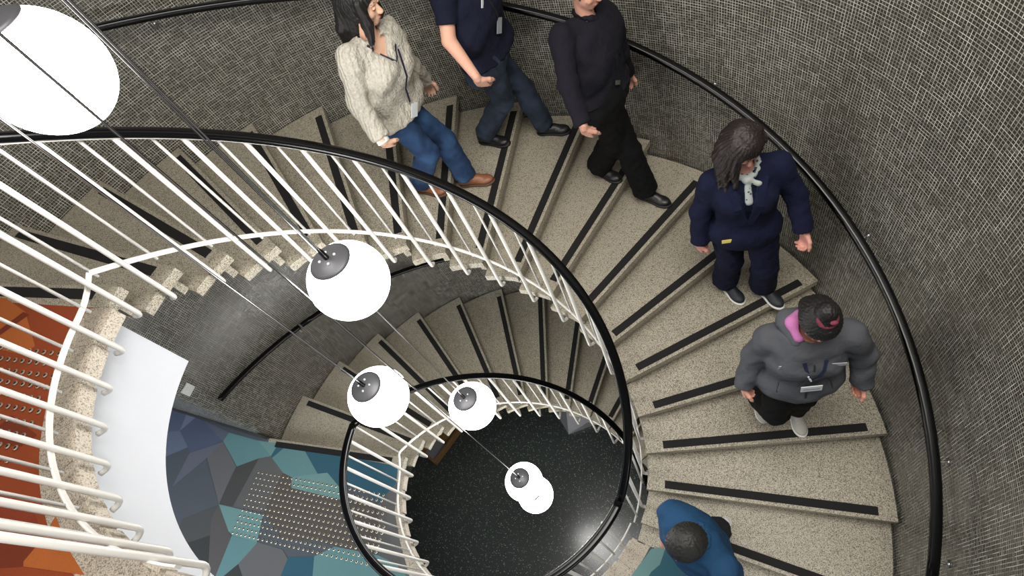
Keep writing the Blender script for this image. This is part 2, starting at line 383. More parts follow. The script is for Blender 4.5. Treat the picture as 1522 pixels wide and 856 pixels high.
def patches(name, data, z, parent, extra_seed, area_):
    bm = bmesh.new(); mats = []; lvl = 0
    # unseen remainder of the carpet carries the same kind of shards
    rnd = random.Random(extra_seed)
    keys = list(dict.fromkeys(k for k, _ in data))
    allp = []
    for (x0, x1, y0, y1) in area_:
        nx = max(1, int((x1-x0)/.55)); ny = max(1, int((y1-y0)/.55))
        P = {(i, j): (x0+(x1-x0)*i/nx + (rnd.uniform(-.2, .2) if 0 < i < nx else 0), y0+(y1-y0)*j/ny + (rnd.uniform(-.2, .2) if 0 < j < ny else 0)) for i in range(nx+1) for j in range(ny+1)}
        for i in range(nx):
            for j in range(ny):
                a_, b_, c_, d_ = P[i, j], P[i+1, j], P[i+1, j+1], P[i, j+1]
                for t_ in ((a_, b_, c_), (a_, c_, d_)) if rnd.random() < .5 else ((a_, b_, c_, d_),):
                    allp.append((rnd.choice(keys), t_))
    for k, pl in allp + list(data):
        if k not in mats: mats.append(k)
        lvl += 1
        zz_ = z + .0004 + (0 if lvl <= len(allp) else .0006 + .00012*(lvl-len(allp)))
        vs = [bm.verts.new((x, y, zz_)) for x, y in pl]
        es = [bm.edges.new((vs[i], vs[(i+1) % len(vs)])) for i in range(len(vs))]
        r = bmesh.ops.triangle_fill(bm, use_beauty=True, edges=es)
        for f in [g_ for g_ in r['geom'] if isinstance(g_, bmesh.types.BMFace)]:
            f.material_index = mats.index(k)
            if f.normal.z < 0: f.normal_flip()
    me = bpy.data.meshes.new(name); bm.to_mesh(me); bm.free()
    o = link(name, me, [CARPET[k] for k in mats], parent)
    return o
patches('carpet_pattern', BLUE_PATCHES, -H, floor_b, 3, [(-5.9, -4.4, -5.3, 0.05), (-4.4, 5.3, -5.3, -1.9), (-.9, 1.2, -1.9, -1.35), (2.75, 5.3, -1.9, -1.1)])
patches('carpet_pattern', ORANGE_PATCHES, 0, floor_o, 5, [(-5.9, -2.9, -5.3, 0.05), (-2.9, -.15, -5.3, -1.9)])

# white slab edge (fascia) under the landings
def ring_solid(name, r0, r1, ka, kb, z0, z1, m, n=40, parent=None):
    bm = bmesh.new(); rows = []
    for i in range(n+1):
        k = ka+(kb-ka)*i/n
        a_ = pt(r0, k, 0, EI); b_ = pt(r1, k, 0, EI)
        rows.append([bm.verts.new((p.x, p.y, z)) for p, z in ((a_, z0), (b_, z0), (b_, z1), (a_, z1))])
    for i in range(n):
        for j in range(4):
            bm.faces.new((rows[i][j], rows[i][(j+1) % 4], rows[i+1][(j+1) % 4], rows[i+1][j]))
    bm.faces.new(rows[0]); bm.faces.new(rows[-1][::-1])
    return from_bm(name, bm, m, parent)
tag(ring_solid('trim_1', 1.105, 1.20, KO, -.55, -.555, -.075, M_FASCIA), kind='structure')
tag(ring_solid('trim_2', 1.125, 1.20, KB, -.3, -H-.26, -H-.075, M_FASCIA, 60), kind='structure')
# slabs
def slab(name, r, ka, kb, out, z0, z1):
    pts = inner_arc(r, ka, kb, 50) + out
    return tag(fill_poly(name, pts, z1, M_FASCIA, thick=z1-z0), kind='structure')
slab('floor_slab_upper', 1.20, KO, -.8, [(-2.6, -.12), (-5.99, -.05), (-5.99, -5.49), tuple(pk*5.49/abs(pk.y))], -.30, -.031)
slab('floor_slab_middle', 1.20, KB, -.8, [(-2.6, -.12), (-5.99, -.05), (-5.99, -5.49), (5.49, -5.49), (5.49, right_end.y), tuple(c1+Vector((0, -.05)))], -H-.26, -H-.031)

# granite border stones round the well
def border(parent, z, ka, kb, step):
    n = round((kb-ka)/step); g_ = .008
    for i in range(n):
        k0_ = ka+(kb-ka)*i/n + g_/2; k1_ = ka+(kb-ka)*(i+1)/n - g_/2
        top = [tuple(pt(RB_IN, k0_+(k1_-k0_)*j/3, 0, EI).xy) for j in range(4)] + [tuple(pt(RB_OUT+.004, k1_-(k1_-k0_)*j/3, 0, EI).xy) for j in range(4)]
        bm = prism(top, z-.07, z+.001)
        from_bm('border_stone', bm, M_BORDER, parent)
        # paler lip stone on the edge, slightly lower
        top = [tuple(pt(RB_IN-.012, k0_+(k1_-k0_)*(.12+.86*j/3), 0, EI).xy) for j in range(4)] + [tuple(pt(RB_IN+.002, k1_-(k1_-k0_)*(.02+.86*j/3), 0, EI).xy) for j in range(4)]
        from_bm('lip_stone', prism(top, z-.075, z-.004), M_EDGE, parent)
border(floor_o, 0, KO, -.45, .92)
border(floor_b, -H, KB-.12, -.45, .92)

# ------------------------------------------------------------------ flights
def nose_pts(k, r0, r1, off, n=1):
    """points along the nosing line of step k shifted forward (downhill) by off"""
    t = th(k); d = Vector((math.cos(t), math.sin(t))); nn = Vector((math.sin(t), -math.cos(t)))
    out = []
    for r in (r0, r1): 
        o_ = off + (.019 if r < 1.9 else 0)
        out.append((d*r + nn*o_))
    return out
def flight(z0, label, shift=0):
    st = empty('staircase', (0, 0, z0), label, 'staircase', 'curved terrazzo flights')
    for k in range(0, 18):
        z = -k*RISE
        t = th(k)
        ri_ = rr(RI, t, EI); ro_ = rr(RO, t, EO)
        a_, b_ = nose_pts(k, ri_, ro_, 0)
        kb_ = k-1-.10 if k else -.50
        if k:
            inner = [tuple(pt(RI, kb_+(k-.08-kb_)*j/4, 0, EI).xy) for j in range(5)]
            outer = [tuple(pt(RO, k-.03+(kb_-k+.03)*j/6, 0, EO).xy) for j in range(7)]
            poly = inner + [tuple(a_), tuple(b_)] + outer
        else:
            poly = [tuple(a_), tuple(b_), (-2.64, -.10), (-1.09, -.10)]
        bm = prism(poly, z-.055, z)
        es = [e for e in bm.edges if abs((e.verts[0].co - e.verts[1].co).length - (b_-a_).length) < .02 and abs(e.verts[0].co.z-z) < 1e-4 and abs(e.verts[1].co.z-z) < 1e-4]
        if es: bmesh.ops.bevel(bm, geom=es[:1], offset=.006, segments=2, affect='EDGES')
        td = from_bm('tread', bm, M_TREAD, st)
        # anti-slip strip
        n0, n1 = nose_pts(k, ri_+.125, ro_-.105, -.024); m0, m1 = nose_pts(k, ri_+.125, ro_-.105, -.079)
        from_bm('anti_slip_strip', prism([tuple(n0), tuple(n1), tuple(m1), tuple(m0)], z-.002, z+.0035), M_STRIP, td)
        # riser set back under the nosing
        p0, p1 = nose_pts(k, ri_+.055, ro_-.004, -.035); q0, q1 = nose_pts(k, ri_+.055, ro_-.004, -.075)
        from_bm('riser', prism([tuple(p0), tuple(p1), tuple(q1), tuple(q0)], z-RISE-(.0 if k < 17 else 0), z-.055), M_TREAD, st)
    # landing margin at the foot
    f0, f1 = nose_pts(17, 1.07, RO+.02, -.02); g0, g1 = nose_pts(17, 1.07, RO+.02, .118)
    if z0 == 0:
        from_bm('landing_margin', prism([tuple(f0), tuple(f1), tuple(g1), tuple(g0)], -H-.05, -H+.001), M_TREAD, st)
    return st
flight(0, 'upper curved flight of speckled terrazzo steps carrying all the people, below the orange landing')
s2 = flight(-H, 'lower curved flight of terrazzo steps descending from the blue landing to the dark floor')

# ------------------------------------------------------------------ balustrades
def spiral(r0, r1, h0, h1, ka, kb, z0, slope, n, ramp=0, rdr=0):
    out = []
    for i in range(n+1):
        f = i/n; k = ka+(kb-ka)*f
        z = z0 + h0+(h1-h0)*f - (k*RISE if slope else 0)
        if (ramp or rdr) and not slope:
            u = max(0, min(1, (k-kb+1.0)/1.0)); u = u*u
            out.append(pt(r0+(r1-r0)*f+rdr*u, k, z+ramp*u, EI)); continue
        out.append(pt(r0+(r1-r0)*f, k, z, EI))
    return out
RAILP = rprof(.056, .040, .017)
def thick_baluster(parent, r, k, ztop, zfoot, face_r):
    p = pt(r, k, 0, EI); rad = Vector((p.x, p.y, 0)).normalized()
    P = [Vector((p.x, p.y, ztop)), Vector((p.x, p.y, zfoot+.035))]
    for a_ in (25, 50, 75, 90):
        s_ = math.radians(a_)
        P.append(Vector((p.x, p.y, zfoot+.035)) + rad*.035*(1-math.cos(s_)) - Vector((0, 0, .035*math.sin(s_))))
    q = pt(face_r, k, zfoot, EI); P.append(Vector((q.x, q.y, zfoot)))
    tg = Vector((-rad.y, rad.x, 0))
    return tube('thick_baluster', P, .0125, M_WHITE, parent, 8, up=tuple(tg))
def thin_baluster(parent, r, k, ztop, zbot):
    p = pt(r, k, 0, EI)
    return tube('thin_baluster', [(p.x, p.y, ztop), (p.x, p.y, zbot)], .0075, M_WHITE, parent, 6)
def balustrade(label, z0, slope, ka, kb, rail, band, kthick, kthin, foot, face_r, group, ramp=0, rdr=0):
    e_ = empty('balustrade', (0, 0, z0), label, 'balustrade', group)
    e_.location = (0, 0, 0)
    (r0, r1, h0, h1) = rail; n = max(12, int(abs(kb-ka)*5))
    P = spiral(r0, r1, h0, h1, ka, kb, z0, slope, n)
    sweep('handrail', P, RAILP, M_BLACK, e_)
    sweep('rail_underbar', [p - Vector((0, 0, .026)) for p in P], rprof(.030, .012, .003, 1), M_WHITE, e_)
    rbnd, hb0, hb1 = band
    B = spiral(rbnd, rbnd, hb0, hb1, ka, kb, z0, slope, n, ramp, rdr)
    sweep('bottom_bar', B, rprof(.010, .026, .003, 1), M_WHITE, e_, False)
    zz_ = lambda k: z0 - (k*RISE if slope else 0)
    fr = lambda k: (k-ka)/(kb-ka)
    for k in kthick:
        thick_baluster(e_, rbnd-.012, k, zz_(k)+h0+(h1-h0)*fr(k)-.03, (z0+foot if not slope else z0-math.ceil(k)*RISE+foot), face_r)
    for k in kthin:
        thin_baluster(e_, rbnd+.004, k, zz_(k)+h0+(h1-h0)*fr(k)-.03, zz_(k)+hb0+(hb1-hb0)*fr(k)-.035)
    return e_
fr18 = [i+.48 for i in range(0, 17)]
balustrade('white baluster railing with black handrail curving down beside the upper flight', 0, True, -.05, 17.2, (1.03, 1.03, .92, .925), (1.042, .15, .15), fr18, [i+.0 for i in range(0, 18)], -.085, 1.072, 'white railings around the well')
nb = 11
balustrade('white baluster railing along the orange landing at the left edge', 0, False, KO, -.05, (.985, .985, 1.0, 1.0), (1.0, .125, .125), [-.35-.92*i for i in range(9)], [-.81-.92*i for i in range(8)], -.12, 1.04, 'white railings around the well', .033, .042)
balustrade('white baluster railing with black handrail around the blue landing', -H, False, KB-.5, -.05, (1.02, .97, 1.0, 1.08), (1.0, .13, .14), [-.6-.96*i for i in range(15)], [-1.08-.96*i for i in range(14)], -.10, 1.04, 'white railings around the well', .11, 0)
balustrade('white baluster railing with black handrail beside the lower flight over the dark floor', -H, True, -.05, 17.2, (.97, .97, 1.07, 1.02), (1.0, .25, .25), fr18, [i+.0 for i in range(0, 18)], -.085, 1.072, 'white railings around the well')

# wall handrails
def wall_rail(label, segs, z0, hh, ks):
    e_ = empty('handrail', (0, 0, 0), label, 'handrail', 'black wall handrails')
    for (ra_, rb_, ka, kb, h0, h1) in segs:
        P = [pt(ra_+(rb_-ra_)*i/70, ka+(kb-ka)*i/70, z0+h0+(h1-h0)*i/70-(ka+(kb-ka)*i/70)*RISE, EO) for i in range(71)]
        sweep('rail', P, rprof(.052, .045, .016), M_BLACK, e_)
    for k in ks:
        z = z0 + hh - k*RISE
        a_ = pt(2.55, k, z-.02, EO); b_ = pt(2.56, k, z-.06, EO); c_ = pt(2.60, k, z-.075, EO); d_ = pt(RO+.02, k, z-.075, EO)
        tube('bracket', [a_, b_, c_, d_], .006, M_STEEL, e_, 6)
        d2 = pt(RO+.012, k, z-.075, EO)
        tube('wall_rose', [d2, d_], .022, M_STEEL, e_, 10)
wall_rail('long black handrail on the mosaic wall behind the people on the upper flight', [(2.50, 2.57, 1.0, 16.85, .955, .92)], 0, .92, [1.4, 3.9, 6.3, 8.6, 11.0, 13.4, 15.7, 16.6])
wall_rail('black handrail on the mosaic wall above the lower flight', [(2.585, 2.57, .22, 2.05, .865, .87), (2.57, 2.56, 2.1, 16.5, .87, .90)], -H, .87, [.45, 2.0, 4.3, 6.6, 9.0, 11.4, 13.8, 16.0])

# ------------------------------------------------------------------ tactile studs on the landings
def dome(bm=None):
    bm = bmesh.new(); n = 10; rings = [(.0115, 0), (.0108, .0032), (.0072, .0046)]
    vs = [[bm.verts.new((r*math.cos(2*PI*i/n), r*math.sin(2*PI*i/n), z)) for i in range(n)] for r, z in rings]
    for a_ in range(2):
        for i in range(n): bm.faces.new((vs[a_][i], vs[a_][(i+1) % n], vs[a_+1][(i+1) % n], vs[a_+1][i]))
    f = bm.faces.new(vs[2]); f.material_index = 1
    me = bpy.data.meshes.new('tactile_stud'); bm.to_mesh(me); bm.free()
    me.materials.append(M_STUD); me.materials.append(M_STUDTOP)
    return me
def studs(z, label, x0=-2.61, y0=-.335):
    e_ = empty('tactile_paving', (0, 0, z), label, 'tactile paving', 'tactile stud fields')
    me = dome(); spots = []
    for j in range(12):
        y = y0 - .0505*j
        for i in range(31):
            x = x0 + .0505*i - .0015*j
            if math.hypot(x, y) > 1.225 and x < -.9: spots.append((x, y))
    spots.sort(key=lambda p: p[0]); near = spots[-300:]; rest = spots[:-300]
    for x, y in near:
        o = bpy.data.objects.new('stud', me); COL.objects.link(o); o.parent = e_; o.location = (x, y, .004)
    if rest:
        bm = bmesh.new()
        for x, y in rest:
            b2 = bmesh.new(); b2.from_mesh(me)
            bmesh.ops.translate(b2, verts=b2.verts[:], vec=(x, y, .004))
            t_ = bpy.data.meshes.new('tmp'); b2.to_mesh(t_); b2.free(); bm.from_mesh(t_); bpy.data.meshes.remove(t_)
        o = from_bm('stud_rows', bm, [M_STUD, M_STUDTOP], e_); o['kind'] = 'stuff'
studs(-H, 'field of small metal tactile studs set in the blue and grey carpet')
studs(0, 'field of small metal tactile studs set in the orange carpet')

# ------------------------------------------------------------------ pendant globes
M_GLOBE = mat('opal_glass', (255, 255, 255), .3, emit=(255, 253, 250), strength=LAMP_POWER)
M_CAP = mat('dark_grey_cap', (92, 92, 96), .45, metal=.3)
M_CORD = mat('black_cord', (10, 10, 10), .5)
M_SCREW = mat('white_screw', (240, 240, 240), .3)
RG = .186
def cap_mesh():
    bm = bmesh.new(); n = 32; rows = []
    R_ = RG+.004; am = math.radians(31)
    for i in range(1, 7):
        a_ = am*i/6
        rows.append([bm.verts.new((R_*math.sin(a_)*math.cos(2*PI*j/n), R_*math.sin(a_)*math.sin(2*PI*j/n), R_*math.cos(a_))) for j in range(n)])
    rows.append([bm.verts.new((RG*.985*math.sin(am)*math.cos(2*PI*j/n), RG*.985*math.sin(am)*math.sin(2*PI*j/n), RG*.985*math.cos(am))) for j in range(n)])
    top = bm.verts.new((0, 0, R_))
    for j in range(n):
        bm.faces.new((top, rows[0][j], rows[0][(j+1) % n]))
        for i in range(len(rows)-1): bm.faces.new((rows[i][j], rows[i+1][j], rows[i+1][(j+1) % n], rows[i][(j+1) % n]))
    me = bpy.data.meshes.new('cap'); bm.to_mesh(me); bm.free(); me.materials.append(M_CAP)
    me.polygons.foreach_set('use_smooth', [True]*len(me.polygons))
    return me
bm = bmesh.new(); bmesh.ops.create_uvsphere(bm, u_segments=48, v_segments=32, radius=RG)
GM = bpy.data.meshes.new('globe'); bm.to_mesh(GM); bm.free(); GM.materials.append(M_GLOBE)
GM.polygons.foreach_set('use_smooth', [True]*len(GM.polygons))
CM = cap_mesh()
LAMPS = [((-.458, .255, .931), 'largest glowing white globe lamp in the top left corner'),
         ((-.079, .245, -.274), 'glowing white globe lamp hanging beside the bar of the upper railing'),
         ((-.420, .031, -1.321), 'glowing white globe lamp hanging over the top of the lower flight'),
         ((-.247, .347, -2.351), 'glowing white globe lamp hanging beside the lower black handrail'),
         ((-.189, .104, -3.875), 'small glowing globe lamp over the dark floor, the upper of the overlapping pair'),
         ((-.183, .075, -4.33), 'lowest and smallest globe lamp, half hidden behind the globe above it')]
for i, (c_, lab) in enumerate(LAMPS):
    e_ = empty('pendant_lamp', c_, lab, 'pendant lamp', 'globe lamps hanging in the stairwell')
    for nm, me in (('globe', GM), ('cap', CM)):
        o = bpy.data.objects.new(nm, me); COL.objects.link(o); o.parent = e_
    rot = [.5, .6, .2, .9, .4, .1][i]
    for q in range(4):
        a_ = rot + q*PI/2; rs = .036; z = math.sqrt((RG+.004)**2-rs**2)
        tube('screw', [(rs*math.cos(a_), rs*math.sin(a_), z-.002), (rs*math.cos(a_), rs*math.sin(a_), z+.005)], .0062, M_SCREW, e_, 8)
    tube('cord_grip', [(0, 0, RG), (0, 0, RG+.05), (0, 0, RG+.075)], [.013, .012, .005], M_CORD, e_, 10)
    zt = (3.2 - c_[2]) if i != 5 else (-3.875-RG-c_[2]+.002)
    tube('cord', [(0, 0, RG+.05), (0, 0, zt)], .0042, M_CORD, e_, 6)
    if i != 5: tube('suspension_wire', [(.010, -.006, RG+.01), (.010, -.006, zt)], .0016, M_STEEL, e_, 5)

# small things at the bottom of the well and on the wall
M_GREYP = mat('grey_laminate', (128, 128, 134), .5)
M_WOOD = mat('brown_wood', (128, 96, 58), .55, var=(14, .2))
e_ = empty('tray_box', (-1.9, .7, ZB), 'low wooden tray box with grey inset standing on the dark floor under the lower flight', 'box')
A = Vector((-2.232, 0.527)); B = Vector((-1.982, 1.046)); d1 = (B-A).normalized(); d2 = Vector((-d1.y, d1.x)); 
if d2.x > 0: d2 = -d2
def quad(a0, a1, b0, b1): return [tuple(A + d1*p + d2*q) for p, q in ((a0, b0), (a1, b0), (a1, b1), (a0, b1))]
def child(name, q, z0, z1, m, par):
    o = from_bm(name, prism([(x+1.9, y-.7) for x, y in q], z0-ZB, z1-ZB), m, par); return o
L1, L2 = .60, .30
child('rim', quad(0, L1, 0, .04), ZB+.02, ZB+.12, M_WOOD, e_)
child('rim', quad(0, L1, L2-.04, L2), ZB+.02, ZB+.12, M_WOOD, e_)
child('rim', quad(0, .04, .04, L2-.04), ZB+.02, ZB+.12, M_WOOD, e_)
child('rim', quad(L1-.04, L1, .04, L2-.04), ZB+.02, ZB+.12, M_WOOD, e_)
child('inset_top', quad(.04, .30, .04, L2-.04), ZB+.02, ZB+.07, M_GREYP, e_)
child('inset_tray', quad(.31, L1-.04, .04, L2-.04), ZB+.02, ZB+.05, M_WOOD, e_)
child('body', quad(.02, L1-.02, .02, L2-.02), ZB, ZB+.02, M_WOOD, e_)
# grey folded sheet cabinet
P0, PA, PB, PM = [Vector(v) for v in ((-0.358, 1.223, -6.1), (-0.616, 1.544, -5.82), (0.13, 1.479, -5.82), (-0.355, 1.472, -5.7))]
e_ = empty('metal_cabinet', (0, 1.2, ZB), 'grey folded metal cover standing on the dark floor under the lower flight', 'metal cover')
def wedge(name, A_, B_, C_, m_):
    o_ = Vector((0, 1.2, ZB)); V = [A_-o_, B_-o_, C_-o_] + [Vector((p.x-o_.x, p.y-o_.y, 0)) for p in (A_, B_, C_)]
    return mesh(name, V, [(0, 1, 2), (5, 4, 3), (0, 3, 4, 1), (1, 4, 5, 2), (2, 5, 3, 0)], m_, e_)
wedge('left_flap', P0, PM, PA, mat('grey_metal_shaded', (118, 120, 126), .5)); wedge('right_flap', P0, PB, PM, mat('grey_metal_lit', (168, 170, 176), .45))  # one grey metal; shaded and lit faces put into the flap colours
# switch plate on the straight return wall
pc = pt(RO+.02, .165, -1.93, EO); rad = Vector((pc.x, pc.y, 0)).normalized(); tg = Vector((-rad.y, rad.x, 0))
e_ = empty('switch_plate', tuple(pc), 'small square white plate on the mosaic wall above the blue carpet', 'switch plate')
def plate(hw, d0, d1, hz, nm):
    q = [(s_*hw*tg.x - d_*rad.x, s_*hw*tg.y - d_*rad.y) for s_, d_ in ((-1, d0), (1, d0), (1, d1), (-1, d1))]
    from_bm(nm, prism(q, -hz, hz), M_PLATE, e_)
plate(.045, -.004, .014, .045, 'face'); plate(.018, .013, .019, .026, 'rocker')

# ------------------------------------------------------------------ people: signed-distance bodies turned into one surface each
POSES = {"woman_sweater":{"PEL":[-0.365,1.576,-0.453],"HL":[-0.365,1.644,-0.507],"HR":[-0.364,1.509,-0.399],"KL":[-0.267,1.743,-0.886],"KR":[-0.288,1.526,-0.793],"AL":[-0.255,1.75,-1.271],"AR":[-0.503,1.557,-1.107],"TL":[-0.101,1.764,-1.326],"TR":[-0.352,1.526,-1.156],"NK":[-0.299,1.587,0.022],"SL":[-0.252,1.714,-0.077],"SR":[-0.356,1.44,0.068],"EL":[-0.283,1.805,-0.333],"ER":[-0.395,1.337,-0.182],"WL":[-0.316,1.928,-0.536],"WR":[-0.301,1.232,-0.378],"FL":[-0.35,1.988,-0.662],"FR":[-0.331,1.298,-0.502],"HD":[-0.255,1.611,0.208]},"man_polo":{"PEL":[0.068,2.147,-0.569],"HL":[0.048,2.222,-0.623],"HR":[0.088,2.073,-0.514],"KL":[0.15,2.352,-1.03],"KR":[0.055,2.154,-0.944],"AL":[0.194,2.413,-1.443],"AR":[-0.206,2.174,-1.271],"TL":[0.366,2.406,-1.496],"TR":[-0.039,2.136,-1.329],"NK":[0.094,2.164,-0.045],"SL":[0.159,2.306,-0.168],"SR":[0.019,2.001,0.03],"EL":[0.046,2.542,-0.312],"ER":[-0.007,1.878,-0.24],"WL":[0.038,2.689,-0.528],"WR":[0.124,1.784,-0.448],"FL":[0.122,2.732,-0.653],"FR":[0.128,1.85,-0.59],"HD":[0.157,2.165,0.154]},"man_black":{"PEL":[0.804,2.024,-0.891],"HL":[0.78,2.079,-0.963],"HR":[0.828,1.969,-0.82],"KL":[0.911,2.017,-1.374],"KR":[0.812,1.994,-1.254],"AL":[0.998,1.988,-1.78],"AR":[0.644,2.114,-1.613],"TL":[1.151,1.916,-1.836],"TR":[0.789,2.028,-1.666],"NK":[0.763,2.103,-0.376],"SL":[0.876,2.228,-0.476],"SR":[0.635,1.967,-0.326],"EL":[0.886,2.288,-0.765],"ER":[0.668,1.772,-0.549],"WL":[0.904,2.38,-1.006],"WR":[0.751,1.615,-0.741],"FL":[0.9,2.458,-1.141],"FR":[0.76,1.661,-0.889],"HD":[0.784,2.081,-0.171]},"woman_navy":{"PEL":[1.665,1.327,-1.34],"HL":[1.751,1.333,-1.345],"HR":[1.578,1.32,-1.337],"KL":[1.816,1.304,-1.747],"KR":[1.605,1.347,-1.743],"AL":[1.832,1.395,-2.125],"AR":[1.581,1.421,-2.124],"TL":[1.934,1.278,-2.175],"TR":[1.68,1.3,-2.175],"NK":[1.639,1.359,-0.855],"SL":[1.802,1.397,-0.849],"SR":[1.477,1.334,-0.905],"EL":[1.915,1.37,-1.101],"ER":[1.417,1.304,-1.173],"WL":[1.981,1.262,-1.308],"WR":[1.414,1.258,-1.411],"FL":[2.013,1.237,-1.448],"FR":[1.405,1.274,-1.556],"HD":[1.621,1.331,-0.663]},"person_grey":{"PEL":[1.956,0.524,-1.625],"HL":[2.025,0.561,-1.667],"HR":[1.888,0.487,-1.585],"KL":[2.052,0.573,-2.077],"KR":[1.881,0.413,-1.989],"AL":[2.049,0.637,-2.463],"AR":[1.822,0.623,-2.313],"TL":[2.092,0.488,-2.515],"TR":[1.845,0.555,-2.467],"NK":[1.953,0.534,-1.136],"SL":[2.124,0.548,-1.128],"SR":[1.788,0.534,-1.186],"EL":[2.234,0.554,-1.384],"ER":[1.725,0.536,-1.457],"WL":[2.266,0.484,-1.615],"WR":[1.687,0.441,-1.679],"FL":[2.292,0.483,-1.759],"FR":[1.691,0.426,-1.825],"HD":[1.96,0.502,-0.943]},"man_blue":{"PEL":[1.47,-0.4,-2.11],"HL":[1.52,-0.465,-2.1],"HR":[1.42,-0.335,-2.12],"KL":[1.455,-0.4,-2.5],"KR":[1.38,-0.37,-2.53],"AL":[1.6,-0.18,-2.755],"AR":[1.45,-0.27,-2.975],"TL":[1.518,-0.285,-2.845],"TR":[1.33,-0.36,-3.025],"NK":[1.45,-0.425,-1.605],"SL":[1.584,-0.535,-1.6],"SR":[1.335,-0.325,-1.66],"EL":[1.63,-0.53,-1.88],"ER":[1.34,-0.3,-1.94],"WL":[1.57,-0.6,-2.11],"WR":[1.3,-0.345,-2.18],"FL":[1.54,-0.63,-2.25],"FR":[1.27,-0.385,-2.32],"HD":[1.418,-0.482,-1.415]}}
UP = np.array([0, 0, 1.])
def nrm_(v): v = np.asarray(v, float); return v/max(1e-9, np.linalg.norm(v))
def orth(d, ref):
    d = nrm_(d); r = nrm_(np.asarray(ref) - (np.asarray(ref)@d)*d)
    return (d, r, np.cross(d, r))
def smin(a, b, k):
    if k <= 0: return np.minimum(a, b)
    h_ = np.clip(.5+.5*(b-a)/k, 0, 1)
    return b*(1-h_)+a*h_ - k*h_*(1-h_)
class Cap:                                   # tapered capsule, optionally flattened along one axis
    def __init__(s, a, b, ra, rb, flat=None, fs=1.0):
        s.a, s.b, s.ra, s.rb = np.array(a, float), np.array(b, float), ra, rb
        s.flat = None if flat is None else nrm_(flat); s.fs = fs
    def box(s):
        r = max(s.ra, s.rb); return np.minimum(s.a, s.b)-r, np.maximum(s.a, s.b)+r
    def grow(s, g): return Cap(s.a, s.b, s.ra+g, s.rb+g, s.flat, s.fs)
    def d(s, X, Y, Z):
        ba = s.b-s.a; px, py, pz = X-s.a[0], Y-s.a[1], Z-s.a[2]
        t = np.clip((px*ba[0]+py*ba[1]+pz*ba[2])/max(1e-9, ba@ba), 0, 1)
        px = px-t*ba[0]; py = py-t*ba[1]; pz = pz-t*ba[2]
        if s.flat is not None:
            q = px*s.flat[0]+py*s.flat[1]+pz*s.flat[2]; e = q*(1/s.fs-1)
            px = px+e*s.flat[0]; py = py+e*s.flat[1]; pz = pz+e*s.flat[2]
            return (np.sqrt(px*px+py*py+pz*pz) - (s.ra+(s.rb-s.ra)*t))*min(1, s.fs+.25)
        return np.sqrt(px*px+py*py+pz*pz) - (s.ra+(s.rb-s.ra)*t)
class Ell:
    def __init__(s, c, ax, r): s.c = np.array(c, float); s.ax = [nrm_(a) for a in ax]; s.r = list(r)
    def box(s): m_ = max(s.r); return s.c-m_, s.c+m_
    def grow(s, g): return Ell(s.c, s.ax, [q+g for q in s.r])
    def d(s, X, Y, Z):
        x, y, z = X-s.c[0], Y-s.c[1], Z-s.c[2]; k0 = 0; k1 = 0
        for a, r in zip(s.ax, s.r):
            q = x*a[0]+y*a[1]+z*a[2]; k0 = k0+(q/r)**2; k1 = k1+(q/r**2)**2
        k0 = np.sqrt(k0); k1 = np.sqrt(k1)+1e-9
        return k0*(k0-1)/k1
class Cut:                                   # blend of shapes trimmed by planes (point, outward normal)
    def __init__(s, prims, planes=(), k=.02, holes=()): s.p, s.pl, s.k, s.h = prims, planes, k, holes
    def box(s):
        B = [q.box() for q in s.p]; return np.min([b_[0] for b_ in B], 0), np.max([b_[1] for b_ in B], 0)
    def d(s, X, Y, Z):
        f = None
        for q in s.p:
            e = q.d(X, Y, Z); f = e if f is None else smin(f, e, s.k)
        for p0, n_ in s.pl:
            n_ = nrm_(n_); f = np.maximum(f, (X-p0[0])*n_[0]+(Y-p0[1])*n_[1]+(Z-p0[2])*n_[2])
        for q in s.h: f = np.maximum(f, -q.d(X, Y, Z))
        return f
